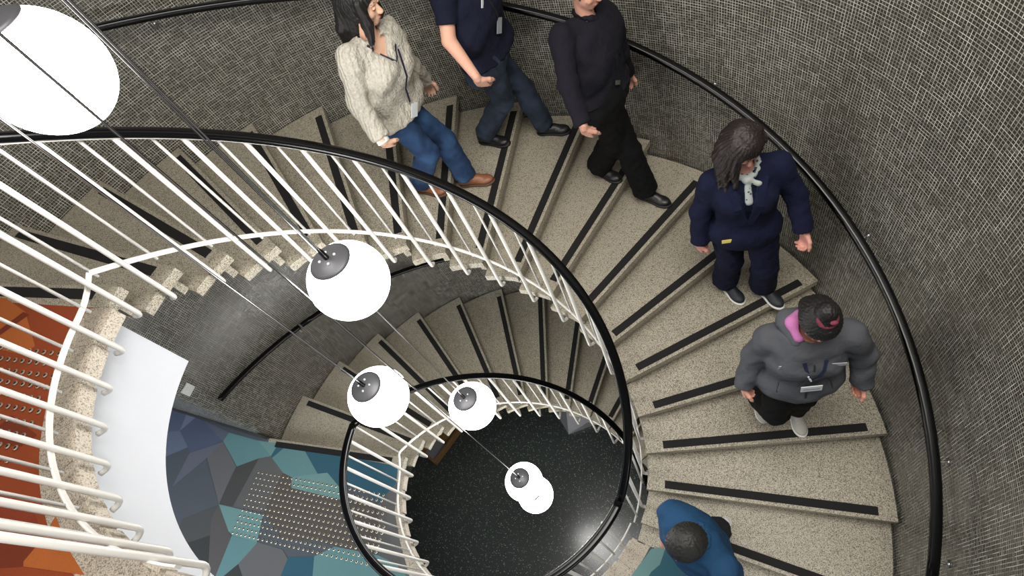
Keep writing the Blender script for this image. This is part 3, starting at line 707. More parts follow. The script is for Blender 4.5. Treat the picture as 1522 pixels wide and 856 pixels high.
def polygonise(prims, res, k=.02, wr=0.0, wf=60., holes=(), seed=0, planes=(), groove=None):
    lo = np.min([p.box()[0] for p in prims], 0)-.03; hi = np.max([p.box()[1] for p in prims], 0)+.03
    n = np.ceil((hi-lo)/res).astype(int)+1
    F_ = np.full(tuple(n), .2, np.float32)
    ax = [lo[i]+res*np.arange(n[i]) for i in range(3)]
    def sub(p, m_=.045):
        a, b_ = p.box(); i0 = np.maximum(0, np.floor((a-m_-lo)/res).astype(int)); i1 = np.minimum(n, np.ceil((b_+m_-lo)/res).astype(int)+1)
        return tuple(slice(int(i), int(j)) for i, j in zip(i0, i1))
    for p in prims:
        s = sub(p); X, Y, Z = np.meshgrid(ax[0][s[0]], ax[1][s[1]], ax[2][s[2]], indexing='ij', sparse=True)
        F_[s] = smin(F_[s], p.d(X, Y, Z).astype(np.float32), k)
    if wr:
        X, Y, Z = np.meshgrid(*ax, indexing='ij', sparse=True)
        a = wf
        F_ += (wr*(np.sin(a*X+1.7*np.sin(a*.4*Z+seed)+seed)*np.sin(a*.9*Z+1.3*np.sin(a*.5*Y))+.6*np.sin(a*1.7*Y+2*np.sin(a*.6*X+seed)+a*.8*Z))).astype(np.float32)
    if groove:
        gc, gf, gl, gu, amp, frq = groove
        X, Y, Z = np.meshgrid(*ax, indexing='ij', sparse=True)
        x_, y_, z_ = X-gc[0], Y-gc[1], Z-gc[2]
        pf = x_*gf[0]+y_*gf[1]+z_*gf[2]+.02; pl = x_*gl[0]+y_*gl[1]+z_*gl[2]; pu = x_*gu[0]+y_*gu[1]+z_*gu[2]
        az = np.arctan2(pl, pf)
        F_ += (amp*(np.abs(np.sin(frq*.5*az+2.2*np.sin(pu*17)+1.1*np.sin(az*3)))-.5) + amp*.5*np.sin(frq*1.9*az+3*np.sin(pu*23))).astype(np.float32)
    for p in holes:
        s = sub(p); X, Y, Z = np.meshgrid(ax[0][s[0]], ax[1][s[1]], ax[2][s[2]], indexing='ij', sparse=True)
        F_[s] = np.maximum(F_[s], -p.d(X, Y, Z).astype(np.float32))
    for p0, n_ in planes:
        n_ = nrm_(n_); X, Y, Z = np.meshgrid(*ax, indexing='ij', sparse=True)
        F_ = np.maximum(F_, ((X-p0[0])*n_[0]+(Y-p0[1])*n_[1]+(Z-p0[2])*n_[2]).astype(np.float32))
    F_[0] = F_[-1] = .2; F_[:, 0] = F_[:, -1] = .2; F_[:, :, 0] = F_[:, :, -1] = .2
    S_ = F_ < 0
    c = [S_[i:S_.shape[0]-1+i, j:S_.shape[1]-1+j, l_:S_.shape[2]-1+l_] for i in (0, 1) for j in (0, 1) for l_ in (0, 1)]
    any_ = c[0].copy(); all_ = c[0].copy()
    for q in c[1:]: any_ |= q; all_ &= q
    I = np.argwhere(any_ & ~all_); idx = np.full(any_.shape, -1, np.int32); idx[I[:, 0], I[:, 1], I[:, 2]] = np.arange(len(I))
    acc = np.zeros((len(I), 3)); cnt = np.zeros(len(I))
    cor = np.array([(i, j, l_) for i in (0, 1) for j in (0, 1) for l_ in (0, 1)])
    val = np.stack([F_[I[:, 0]+a, I[:, 1]+b_, I[:, 2]+e] for a, b_, e in cor], 1).astype(float)
    for i in range(8):
        for j in range(i+1, 8):
            if np.abs(cor[i]-cor[j]).sum() != 1: continue
            m_ = (val[:, i] < 0) != (val[:, j] < 0)
            t = val[m_, i]/(val[m_, i]-val[m_, j])
            acc[m_] += cor[i] + t[:, None]*(cor[j]-cor[i]); cnt[m_] += 1
    V = lo + res*(I + acc/cnt[:, None])
    Q = []
    for a in range(3):
        u, v = (a+1) % 3, (a+2) % 3
        s0 = [slice(None)]*3; s1 = [slice(None)]*3; s0[a] = slice(0, -1); s1[a] = slice(1, None)
        ch = S_[tuple(s0)] != S_[tuple(s1)]; E_ = np.argwhere(ch)
        E_ = E_[(E_[:, u] > 0) & (E_[:, v] > 0)]
        ins = S_[E_[:, 0], E_[:, 1], E_[:, 2]]
        du = np.zeros(3, int); du[u] = 1; dv_ = np.zeros(3, int); dv_[v] = 1
        g = [idx[tuple((E_-o_).T)] for o_ in (0*du, du, du+dv_, dv_)]
        q = np.stack(g, 1); q[~ins] = q[~ins][:, ::-1]; Q.append(q)
    return V, np.concatenate(Q), (F_, lo, res)
def sdf_mesh(name, prims, m_, parent, res=.006, smooth_it=1, **kw):
    V, Q, fld = polygonise(prims, res, **kw)
    me = bpy.data.meshes.new(name)
    me.vertices.add(len(V)); me.loops.add(len(Q)*4); me.polygons.add(len(Q))
    for _ in range(smooth_it):                # light laplacian relax
        acc = np.zeros_like(V); n_ = np.zeros(len(V))
        for a, b_ in ((0, 1), (1, 2), (2, 3), (3, 0)):
            np.add.at(acc, Q[:, a], V[Q[:, b_]]); np.add.at(acc, Q[:, b_], V[Q[:, a]]); np.add.at(n_, Q[:, a], 1); np.add.at(n_, Q[:, b_], 1)
        V = V*.5 + .5*acc/np.maximum(1, n_)[:, None]
    loc = parent.location if parent else Vector()
    V = V - np.array(loc)
    me.vertices.foreach_set('co', V.astype(np.float32).ravel()); me.loops.foreach_set('vertex_index', Q.astype(np.int32).ravel())
    me.polygons.foreach_set('loop_start', np.arange(0, len(Q)*4, 4, dtype=np.int32)); me.polygons.foreach_set('loop_total', np.full(len(Q), 4, np.int32))
    me.update(calc_edges=True); me.validate()
    o = link(name, me, m_, parent, True)
    return o, fld
def sample(fld, p):
    F_, lo, res = fld; i = tuple(int(v) for v in np.clip(np.round((p-lo)/res), 0, np.array(F_.shape)-1)); return F_[i]
def on_surface(fld, p, d, start=.30, gap=.004):
    """walk in from outside along -d until the garment is met"""
    p = np.array(p, float); d = nrm_(d); t = start
    while t > -.1:
        if sample(fld, p+d*t) < 0: break
        t -= .003
    return p+d*(t+gap)

M_SKIN = lambda n, c: mat('skin_'+n, c, .55, var=(22, .06), spec=.35)
def ribbed(name, col, scale=240, amt=.6):
    m_, N, L, b_ = nodes(name)
    g_ = N.new('ShaderNodeNewGeometry')
    w1 = N.new('ShaderNodeTexWave'); w1.wave_type = 'BANDS'; w1.bands_direction = 'X'; w1.inputs['Scale'].default_value = 14; w1.inputs['Distortion'].default_value = 3.5; w1.inputs['Detail Scale'].default_value = 3
    w2 = N.new('ShaderNodeTexVoronoi'); w2.inputs['Scale'].default_value = 75
    L.new(g_.outputs['Position'], w1.inputs['Vector']); L.new(g_.outputs['Position'], w2.inputs['Vector'])
    h_ = math_n(N, L, 'ADD', w1.outputs['Fac'], math_n(N, L, 'MULTIPLY', w2.outputs['Distance'], .8))
    bp = N.new('ShaderNodeBump'); bp.inputs['Strength'].default_value = amt; bp.inputs['Distance'].default_value = .008
    L.new(h_, bp.inputs['Height']); L.new(bp.outputs['Normal'], b_.inputs['Normal'])
    c = mix_rgb(N, L, w2.outputs['Distance'], srgb([x*.86 for x in col]), srgb(col))
    L.new(c, b_.inputs['Base Color']); b_.inputs['Roughness'].default_value = .95
    MATS[name] = m_
    return m_
def denim(name, col, light):
    m_, N, L, b_ = nodes(name)
    g_ = N.new('ShaderNodeNewGeometry'); n_ = N.new('ShaderNodeTexNoise'); n_.inputs['Scale'].default_value = 7; n_.inputs['Detail'].default_value = 6
    L.new(g_.outputs['Position'], n_.inputs['Vector'])
    r_ = N.new('ShaderNodeValToRGB'); r_.color_ramp.elements[0].position = .35; r_.color_ramp.elements[0].color = srgb(col); r_.color_ramp.elements[1].position = .72; r_.color_ramp.elements[1].color = srgb(light)
    L.new(n_.outputs['Fac'], r_.inputs['Fac']); L.new(r_.outputs['Color'], b_.inputs['Base Color']); b_.inputs['Roughness'].default_value = .9
    MATS[name] = m_
    return m_
def cloth(name, col=None, **k): return mat(name, col, .9, bump=(26, .35, .02), var=(9, .10), spec=.2, **k)
def hair_mat(name, c, c2):
    m_, N, L, b_ = nodes(name)
    g_ = N.new('ShaderNodeNewGeometry'); mp = N.new('ShaderNodeMapping'); mp.inputs['Scale'].default_value = (150, 150, 9)
    n_ = N.new('ShaderNodeTexNoise'); n_.inputs['Scale'].default_value = 1; n_.inputs['Detail'].default_value = 3
    L.new(g_.outputs['Position'], mp.inputs['Vector']); L.new(mp.outputs['Vector'], n_.inputs['Vector'])
    L.new(mix_rgb(N, L, n_.outputs['Fac'], srgb(c), srgb(c2)), b_.inputs['Base Color']); b_.inputs['Roughness'].default_value = .56
    bp = N.new('ShaderNodeBump'); bp.inputs['Strength'].default_value = .5; bp.inputs['Distance'].default_value = .004
    L.new(n_.outputs['Fac'], bp.inputs['Height']); L.new(bp.outputs['Normal'], b_.inputs['Normal'])
    MATS[name] = m_
    return m_

class Person:
    def __init__(s, key, label, f, height, build=1.0, head_tilt=.25, head_yaw=0.0, fem=False):
        s.J = {k: np.array(v) for k, v in POSES[key].items()}; J = s.J; s.b = build; s.s = height/1.7; s.fem = fem
        s.f = nrm_(f); s.L = np.array([-s.f[1], s.f[0], 0.]); s.key = key
        base = (J['TL']+J['TR'])/2; z = min(J['TL'][2], J['TR'][2])-.035
        for q in 'LR':
            J['S'+q] = J['S'+q] - nrm_(J['NK']-J['PEL'])*.030*s.s
        s.e = empty('person', (base[0], base[1], z), label, 'person', 'people walking down the stairs')
        s.trunk = nrm_(J['NK']-J['PEL'])
        s.tl = nrm_(J['SL']-J['SR'] + (J['HL']-J['HR'])); s.tf = nrm_(np.cross(s.tl, s.trunk)); 
        if s.tf@s.f < 0: s.tf = -s.tf
        cy, sy = math.cos(head_yaw), math.sin(head_yaw)
        hf = s.f*cy + s.L*sy
        s.hf = nrm_(hf*math.cos(head_tilt) - UP*math.sin(head_tilt)); s.hl = nrm_(np.cross(UP, hf)); s.hu = nrm_(np.cross(s.hf, s.hl))
        if s.hu[2] < 0: s.hu = -s.hu
        s.hc = J['HD']
    def torso(s, g=0., hip=0.):
        J, S_, b_ = s.J, s.s, s.b; ax = (s.tl, s.tf, s.trunk)
        P, Nk = J['PEL'], J['NK']; d = Nk-P
        out = [Ell(P+d*.02, ax, (.165*b_+g+hip, .115*b_+g+hip*.6, .135+g)),
               Ell(P+d*.30, ax, (.140*b_+g, .105*b_+g, .17+g)),
               Ell(P+d*.62+s.tf*.012, ax, (.158*b_+g, .112*b_+g, .19+g)),
               Ell(P+d*.84, ax, (.150*b_+g, .088*b_+g, .11+g)),
               Cap(Nk-s.trunk*.030, J['SL'], .052+g, .044+g*.8, s.tf, .95), Cap(Nk-s.trunk*.030, J['SR'], .052+g, .044+g*.8, s.tf, .95)]
        if s.fem:
            out += [Ell(P+d*.66+s.tf*.085+s.tl*q, ax, (.062+g, .055+g, .062+g)) for q in (.07, -.07)]
        return out
    def neck(s, g=0.): return Cap(s.J['NK']-s.trunk*.04, s.hc-s.hu*.05-s.hf*.015, .054+g, .050+g)
    def arm(s, side, g=0., gw=0.):
        J = s.J; b_ = s.b; a, e, w_ = J['S'+side], J['E'+side], J['W'+side]
        return [Cap(a, e, .050*b_+g, .040*b_+g), Cap(e, w_, .041*b_+g, .0265+g+gw), Ell(a+(e-a)*.16, orth(e-a, s.tf), (.080+g, .050*b_+g, .050*b_+g))]
    def leg(s, side, g=0., ga=0.):
        J = s.J; b_ = s.b; a, k, n_ = J['H'+side], J['K'+side], J['A'+side]
        out = s.tl*(.01 if side == 'L' else -.01)
        calf = k+(n_-k)*.3 - s.f*.018
        return [Cap(a+out-s.trunk*.02, k, .080*b_+g, .058+g), Cap(k, n_, .056+g, .038+g+ga), Ell(calf, orth(n_-k, s.f), (.12, .055+g, .052+g))]
    def hand(s, side, curl=(18, 28, 30), spread=.010, down=None):
        J = s.J; W, Fp = J['W'+side], J['F'+side]; d = nrm_(Fp-W)
        w_ = s.f - (s.f@d)*d
        if np.linalg.norm(w_) < .3: w_ = UP-(UP@d)*d
        if down is not None: w_ = down-(down@d)*d
        w_ = nrm_(w_); sg = 1 if side == 'L' else -1
        n_ = -sg*s.L; n_ = n_-(n_@d)*d-(n_@w_)*w_
        n_ = nrm_(n_) if np.linalg.norm(n_) > .2 else nrm_(np.cross(d, w_))
        if n_@(s.J['PEL']-W) < 0 and down is None: n_ = -n_
        if down is not None and n_[2] > 0: n_ = -n_
        q = s.s; out = [Ell(W+d*.045*q, (d, w_, n_), (.056*q, .040*q, .0155*q)), Cap(W-d*.02, W+d*.03, .0255, .022, n_, .7)]
        kn = [(.030, .090, .072), (.010, .094, .080), (-.010, .090, .075), (-.029, .082, .060)]
        for i, (ow, od, ln) in enumerate(kn):
            p = W + d*od*q*.9 + w_*ow*q; a = 0; r = .0092*q
            out.append(Cap(W+d*.03*q+w_*ow*.8*q, p, .0115*q, .0100*q))
            for seg, cu in zip((.42, .32, .26), curl):
                a += math.radians(cu+i*2); e = d*math.cos(a)+n_*math.sin(a)+w_*(spread*(1.5-i)*.6)*2
                p2 = p+nrm_(e)*ln*seg*q; out.append(Cap(p, p2, r, r*.9)); p = p2; r *= .93
        p = W + d*.02*q + w_*.026*q; p1 = p+nrm_(d*.75+w_*.75+n_*.35)*.042*q; p2 = p1+nrm_(d*.95+w_*.2+n_*.35)*.032*q; p3 = p2+nrm_(d+n_*.35)*.024*q
        out += [Cap(p, p1, .0145*q, .0118*q), Cap(p1, p2, .0115*q, .0102*q), Cap(p2, p3, .0100*q, .0085*q)]
        return out
    def headprims(s):
        c, f_, l_, u_ = s.hc, s.hf, s.hl, s.hu
        q = lambda a, b_, e: c+f_*a+l_*b_+u_*e
        ax = (l_, f_, u_)
        P = [Ell(q(-.012, 0, .022), ax, (.074, .092, .088)), Ell(q(.018, 0, -.03), ax, (.062, .070, .078)), Ell(q(.045, 0, -.078), ax, (.036, .034, .030)),
             Cap(q(.080, 0, .012), q(.104, 0, -.026), .0085, .0125), Ell(q(.098, 0, -.030), ax, (.017, .010, .009)),
             Cap(q(.072, .034, .026), q(.078, .012, .024), .011, .010), Cap(q(.072, -.034, .026), q(.078, -.012, .024), .011, .010),
             Ell(q(.056, .038, -.026), ax, (.022, .022, .022)), Ell(q(.056, -.038, -.026), ax, (.022, .022, .022)),
             Ell(q(.078, 0, -.058), ax, (.024, .012, .008)), Ell(q(.075, 0, -.068), ax, (.020, .012, .008))]
        for sg in (1, -1): P.append(Cap(q(-.012, .073*sg, .012), q(-.004, .071*sg, -.020), .017, .012, l_, .55))
        return P
    def feet(s, g=0.):
        out = {}
        for side in 'LR':
            A_, T_ = s.J['A'+side], s.J['T'+side]
            out[side] = (A_, T_)
        return out
    def body(s, skin, hands={}, res=.0055):
        P = s.torso() + [s.neck()] + s.headprims()
        for q in 'LR': P += s.arm(q) + s.leg(q) + s.hand(q, **hands.get(q, {}))
        for q in 'LR':
            A_, T_ = s.J['A'+q], s.J['T'+q]; P.append(Cap(A_-UP*.03, T_, .034, .024))
        holes = [Ell(s.hc+s.hf*.098+s.hl*.031*sg+s.hu*.004, (s.hl, s.hf, s.hu), (.014, .012, .009)) for sg in (1, -1)]
        o, _ = sdf_mesh('body', P, skin, s.e, res, k=.009, holes=holes)
        q = lambda a, b_, e_: s.hc+s.hf*a+s.hl*b_+s.hu*e_
        for sg in (1, -1):
            sdf_mesh('eye', [Ell(q(.0815, .031*sg, .001), (s.hl, s.hf, s.hu), (.0125, .0065, .0055))], mat('eye_dark', (52, 38, 34), .3), s.e, .0025)
            sdf_mesh('eyelid', [Ell(q(.0810, .031*sg, .0075), (s.hl, s.hf, s.hu), (.0150, .0085, .0062))], skin, s.e, .0025)
            sdf_mesh('eyebrow', [Cap(q(.083, .018*sg, .030), q(.074, .045*sg, .031), .0036, .0026)], mat('brow', (34, 26, 24), .8), s.e, .003)
        sdf_mesh('lips', [Ell(q(.088, 0, -.0585), (s.hl, s.hf, s.hu), (.021, .006, .0045)), Ell(q(.086, 0, -.0655), (s.hl, s.hf, s.hu), (.018, .006, .005))], mat('lips', (176, 112, 100), .5), s.e, .003, k=.002)
        return o
    def shoes(s, m_, sole, white=False, lace=None, w_=1.0):
        for q in 'LR':
            A_, T_ = s.J['A'+q], s.J['T'+q]; d = nrm_(T_-A_-UP*((T_-A_)[2]))
            pitch = T_[2]-(A_[2]-.05)
            up = nrm_(UP - d*(pitch/.17)) if abs(pitch) > .03 else UP
            dd = nrm_(np.cross(np.cross(up, d), up)); lt = np.cross(up, dd)
            bot = A_ - up*.055
            P = [Ell(bot+up*.018-dd*.035, (dd, lt, up), (.045, .036*w_, .040)), Ell(bot+up*.020+dd*.045, (dd, lt, up), (.085, .040*w_, .040)),
                 Ell(bot+up*.006+dd*.130, (dd, lt, up), (.070, .045*w_, .030)), Cap(bot+up*.03, A_+up*.015-dd*.01, .040, .040)]
            o, _ = sdf_mesh('shoe', P, m_, s.e, .006, k=.02, planes=[(bot-up*.012, -up), (A_+up*.03, up)])
            P = [Ell(bot-up*.018-dd*.03, (dd, lt, up), (.053, .042*w_, .030)), Ell(bot-up*.018+dd*.05, (dd, lt, up), (.090, .042*w_, .030)), Ell(bot-up*.018+dd*.130, (dd, lt, up), (.078, .050*w_, .030))]
            sdf_mesh('sole', P, sole, s.e, .006, k=.02, planes=[(bot-up*.030, -up), (bot-up*.008, up)])
            if lace:
                for i in range(4):
                    c = bot+dd*(.055+.022*i)+up*(.058-.007*i)
                    sdf_mesh('shoelace', [Cap(c-lt*.018, c+lt*.018, .0035, .0035)], lace, s.e, .004)
    def trousers(s, m_, g=.016, ga=.025, waist=.10, ankle=.015, hip=.006, res=.008, wr=.0028):
        J = s.J; P = [Cut(s.leg(q, g, ga), [(J['A'+q]+nrm_(J['A'+q]-J['K'+q])*(-.0+ankle-.03), nrm_(J['A'+q]-J['K'+q]))], .03) for q in 'LR']
        ax = (s.tl, s.tf, s.trunk)
        P += [Cut([Ell(J['PEL']+s.trunk*.02, ax, (.165*s.b+g*.7+hip, .115*s.b+g*.7, .145))], [(J['PEL']+s.trunk*waist, s.trunk)])]
        return sdf_mesh('trousers', P, m_, s.e, res, k=.03, wr=wr, wf=55, seed=len(s.key))
    def top(s, name, m_, g=.018, hem=-.06, sleeve=1.0, cuff=.0, hip=.01, vneck=None, res=.008, wr=.003, wf=42, collar=.066):
        J = s.J; d = nrm_(J['NK']-J['PEL']); hp = J['PEL']+d*hem
        P = [Cut(s.torso(g, hip), [(hp, -d)], .035)]
        for q in 'LR':
            if sleeve >= 1: c0_ = J['W'+q]; c1_ = nrm_(J['W'+q]-J['E'+q]); c0_ = c0_ - c1_*(.02-cuff)
            else: c1_ = nrm_(J['E'+q]-J['S'+q]); c0_ = J['S'+q]+c1_*.285*sleeve
            P.append(Cut(s.arm(q, g*.75, .010), [(c0_, c1_)], .03))
        nk = Cap(J['NK']-s.trunk*.0, s.hc, collar, collar)
        holes = [nk]
        if vneck:
            a = J['NK']+s.tf*.03
            for t in np.linspace(0, 1, 9):
                p = a+(-s.trunk*vneck*t)+s.tf*(.06+.05*t); holes.append(Ell(p, (s.tl, s.tf, s.trunk), (max(.006, .058*(1-t)), .075, .03)))
        return sdf_mesh(name, P, m_, s.e, res, k=.014, wr=wr, wf=wf, holes=holes, seed=len(s.key))
    def hair(s, m_, long=0., pts=(), front=.07, res=.0055, ex=.012, low=-.065, gr=.004, frq=34):
        c, f_, l_, u_ = s.hc, s.hf, s.hl, s.hu
        q = lambda a, b_, e: c+f_*a+l_*b_+u_*e if e > -.03 else c+f_*a*.3+s.f*a*.7+l_*b_-u_*.03+UP*(e+.03)
        ax = (l_, f_, u_)
        n_ = f_*.80-u_*.60
        P = [Cut([Ell(q(-.014, 0, .024), ax, (.076+ex, .094+ex, .090+ex))], [(q(front, 0, .045), n_), (q(0, 0, low), -u_)])]
        for a, b_, ra, rb in pts: P.append(Cap(q(*a), q(*b_), ra, rb))
        return sdf_mesh('hair', P, m_, s.e, res, k=.016, groove=(c, f_, l_, u_, gr, frq), smooth_it=0)
def strip_on(s, name, fld, pts, m_, wdt=.010, gap=.004, thick=.003):
    """flat ribbon over a garment: pts are (side, height fraction) on the chest"""
    C_ = []
    for sd, hf_ in pts:
        p = s.J['PEL'] + (s.J['NK']-s.J['PEL'])*hf_ + s.tl*sd
        C_.append(on_surface(fld, p, s.tf, gap=gap))
    loc = np.array(s.e.location); V = []
    for i, p in enumerate(C_):
        t = nrm_(C_[min(i+1, len(C_)-1)]-C_[max(i-1, 0)]); sd = nrm_(np.cross(t, s.tf))
        for a, b_ in ((-1, 0), (1, 0), (1, 1), (-1, 1)): V.append(p+sd*a*wdt/2+s.tf*b_*thick-loc)
    return mesh(name, V, ring_faces(len(C_), 4), m_, s.e)
def card_on(s, name, fld, sd, hf_, w_, h_, m_, gap=.008, tilt=0., nrm=None, thick=.003):
    p = s.J['PEL'] + (s.J['NK']-s.J['PEL'])*hf_ + s.tl*sd
    p = on_surface(fld, p, s.tf, gap=gap); n_ = s.tf
    a = nrm_(s.tl*math.cos(tilt)+s.trunk*math.sin(tilt)); b_ = nrm_(np.cross(n_, a)); loc = np.array(s.e.location)
    V = [p+a*x*w_/2+b_*y*h_/2+n_*z-loc for z in (0, thick) for x, y in ((-1, -1), (1, -1), (1, 1), (-1, 1))]
    return mesh(name, V, [(3, 2, 1, 0), (4, 5, 6, 7), (0, 1, 5, 4), (1, 2, 6, 5), (2, 3, 7, 6), (3, 0, 4, 7)], m_, s.e)

M_WHITE_RUB = mat('white_rubber', (222, 220, 214), .6)
M_BLK_RUB = mat('black_rubber', (22, 22, 23), .6)
M_NAVY_RIB = mat('navy_ribbon', (30, 30, 58), .7)
M_CARD = mat('white_card', (226, 230, 236), .35)
M_HAIR_B = hair_mat('black_hair', (10, 9, 10), (30, 27, 27))
M_HAIR_BR = hair_mat('dark_brown_hair', (15, 10, 10), (42, 29, 29))

# 1 woman in the cream sweater
p = Person('woman_sweater', 'woman in cream cable-knit sweater and blue jeans with long black hair', (.98, .22, 0), 1.63, .93, .25, -.15, True)
p.body(M_SKIN('a', (222, 178, 152)))
sw, fl = p.top('sweater', ribbed('cream_knit', (196, 191, 178)), .026, -.015, 1, .0, .018, vneck=.065, wr=.004)
for q in 'LR':
    W_, E_ = p.J['W'+q], p.J['E'+q]; d_ = nrm_(W_-E_)
    sdf_mesh('cuff', [Cut([Cap(W_-d_*.06, W_+d_*.03, .040, .037)], [(W_+d_*.010, d_), (W_-d_*.055, -d_)])], mat('white_knit', (234, 232, 226), .95), p.e, .006)
    sdf_mesh('cuff_stripe', [Cut([Cap(W_-d_*.06, W_+d_*.03, .046, .044)], [(W_-d_*.040, d_), (W_-d_*.050, -d_)])], M_NAVY_RIB, p.e, .004)
strip_on(p, 'collar_stripe', fl, [(.082, .985), (.066, .955), (.050, .91), (.028, .86), (0, .80), (-.028, .86), (-.050, .91), (-.066, .955), (-.082, .985)], M_NAVY_RIB, .012, .002)
p.trousers(denim('blue_denim', (24, 50, 86), (52, 88, 130)), .014, .030, .08, hip=.004)
p.shoes(mat('tan_leather', (132, 84, 56), .45), mat('tan_sole', (86, 60, 44), .7))
strip_on(p, 'lanyard', fl, [(.072, .93), (.045, .8), (.018, .6), (.0, .42), (-.005, .22)], M_NAVY_RIB, .012, .010)
card_on(p, 'badge', fl, -.005, .10, .055, .085, M_CARD, .016)
locks = [((-.06, 0, .02), (-.10, 0, -.14), .078, .062), ((-.02, .070, .02), (-.03, .095, -.15), .048, .042), ((.02, .075, .04), (.030, .090, -.10), .030, .032)]
rn = random.Random(4)
for i in range(11):
    a_ = -2.9 + i*.37; x_, y_ = -.02+.085*math.cos(a_+PI/2+1.2), .085*math.sin(a_+PI/2+1.2)
    m1 = (x_*1.15-.02, y_*1.25, -.08); m2 = (x_*1.25-.03+rn.uniform(-.015, .015), y_*1.35, -.17-rn.uniform(0, .05))
    if x_ > .045: continue
    locks += [((x_, y_, .03), m1, .030, .030), (m1, m2, .030, .016)]
locks += [((.02, -.075, .05), (.040, -.090, -.06), .026, .030), ((.040, -.090, -.06), (.020, -.105, -.15), .030, .018)]
p.hair(M_HAIR_B, pts=locks, front=.075)

# 2 man in the navy polo
p = Person('man_polo', 'man in navy short-sleeved polo and dark jeans holding the wall handrail', (1, .01, 0), 1.78, 1.08, .3, 0)
p.body(M_SKIN('b', (224, 172, 148)), hands={'L': dict(curl=(12, 18, 20), down=np.array([0., -1., 0.]))})
sw, fl = p.top('polo_shirt', cloth('navy_jersey', (22, 25, 42)), .022, .03, .62, 0, .020, wr=.003)
p.trousers(denim('dark_denim', (18, 26, 42), (48, 62, 82)), .018, .026, .08)
p.shoes(mat('black_leather', (20, 20, 21), .4), M_BLK_RUB)
strip_on(p, 'lanyard', fl, [(-.06, .97), (-.04, .85), (-.015, .7), (.0, .55)], mat('black_ribbon', (20, 20, 24), .7), .014, .006)
card_on(p, 'badge', fl, -.002, .44, .055, .09, mat('grey_card', (158, 162, 170), .4), .012)
card_on(p, 'name_tag', fl, -.085, .72, .022, .055, M_CARD, .005)
p.hair(hair_mat('short_brown_hair', (40, 30, 24), (70, 54, 42)), ex=.007, low=-.035)

# 3 man in black
p = Person('man_black', 'man in black long-sleeved shirt and black trousers with silver belt buckle', (.93, -.37, 0), 1.76, 1.06, .25, 0)
p.body(M_SKIN('c', (212, 158, 138)), hands={'R': dict(curl=(70, 80, 60)), 'L': dict(curl=(30, 40, 40))})
sw, fl = p.top('shirt', cloth('black_shirt', (27, 26, 34)), .022, .055, 1, .0, .008, wr=.0035, collar=.058)
tr_, ft_ = p.trousers(cloth('black_twill', (13, 13, 14)), .026, .034, .155)
p.shoes(mat('black_leather'), M_BLK_RUB)
nk_ = p.J['NK']
cring = []
for i in range(13):
    a_ = .12 + (2*PI-.24)*i/12; cring.append(nk_+p.trunk*(.040-.022*math.cos(a_))+p.tf*(.060*math.cos(a_)+.004)+p.tl*.058*math.sin(a_)-p.trunk*.012)
sdf_mesh('collar', [Cap(cring[i], cring[i+1], .019, .019) for i in range(12)], MATS['black_shirt'], p.e, .005, k=.01)
strip_on(p, 'button_placket', fl, [(0, .93), (0, .75), (0, .55), (0, .35), (0, .16)], MATS['black_shirt'], .030, .001, .003)
tie_, _ = sdf_mesh('belt', [Cut([Ell(p.J['PEL']+p.trunk*.02, (p.tl, p.tf, p.trunk), (.200, .146, .17))], [(p.J['PEL']+p.trunk*.125, p.trunk), (p.J['PEL']+p.trunk*.092, -p.trunk)])], mat('black_leather'), p.e, .007)
card_on(p, 'belt_buckle', fl, -.04, .25, .045, .026, M_STEEL, .012, thick=.006)
p.hair(hair_mat('short_grey_hair', (60, 56, 52), (110, 104, 98)), ex=.006, low=-.035)

# 4 woman in the navy blazer
p = Person('woman_navy', 'woman in navy blazer suit with long dark brown hair and white patterned neck scarf', (.63, -.77, 0), 1.65, 1.0, .62, -.12, True)
p.body(M_SKIN('d', (206, 150, 134)), hands={'L': dict(curl=(40, 50, 40)), 'R': dict(curl=(45, 55, 45))})
M_SUIT = cloth('navy_suit', (20, 24, 48))
sw, fl = p.top('blazer', M_SUIT, .024, -.11, 1, .012, .026, vneck=.27, wr=.003)
sdf_mesh('blouse', [Cut(p.torso(.014), [(p.J['PEL']+p.trunk*.18, -p.trunk)], .03)], cloth('dark_blouse', (14, 22, 40)), p.e, .009, k=.03, holes=[Cap(p.J['NK'], p.hc, .06, .06)])
for sg in (1, -1):
    strip_on(p, 'lapel', fl, [(sg*.088, .99), (sg*.072, .86), (sg*.055, .70), (sg*.030, .50), (sg*.004, .36)], M_SUIT, .040, .004, .006)
p.trousers(M_SUIT, .022, .034, .08)
p.shoes(mat('dark_trainer', (30, 34, 42), .6), M_WHITE_RUB, lace=mat('dark_lace', (52, 56, 64), .8))
m_, N, L, b_ = nodes('patterned_scarf')
g_ = N.new('ShaderNodeNewGeometry'); v_ = N.new('ShaderNodeTexVoronoi'); v_.inputs['Scale'].default_value = 42; L.new(g_.outputs['Position'], v_.inputs['Vector'])
L.new(mix_rgb(N, L, math_n(N, L, 'LESS_THAN', v_.outputs['Distance'], .28), srgb((168, 174, 170)), srgb((60, 70, 92))), b_.inputs['Base Color']); b_.inputs['Roughness'].default_value = .8
MATS['patterned_scarf'] = m_
n0_ = p.J['NK']; ring = []
for i in range(12):
    a_ = 2*PI*i/12; ring.append(n0_+p.trunk*(.030-.030*math.cos(a_))+p.tf*(.066*math.cos(a_)+.012)+p.tl*.066*math.sin(a_))
kn_ = on_surface(fl, n0_-p.trunk*.015, p.tf, gap=.0)
kn_ = n0_+p.tf*.095+p.trunk*.0
sc_ = [Cap(ring[i], ring[(i+1) % 12], .017, .017) for i in range(12)]+[Ell(kn_, (p.tl, p.tf, p.trunk), (.030, .020, .024)), Cap(kn_, kn_-p.trunk*.13+p.tf*.045+p.tl*.004, .016, .022, p.tf, .5), Cap(kn_, kn_-p.trunk*.03+p.tf*.015+p.tl*.055, .012, .018, p.tf, .6)]
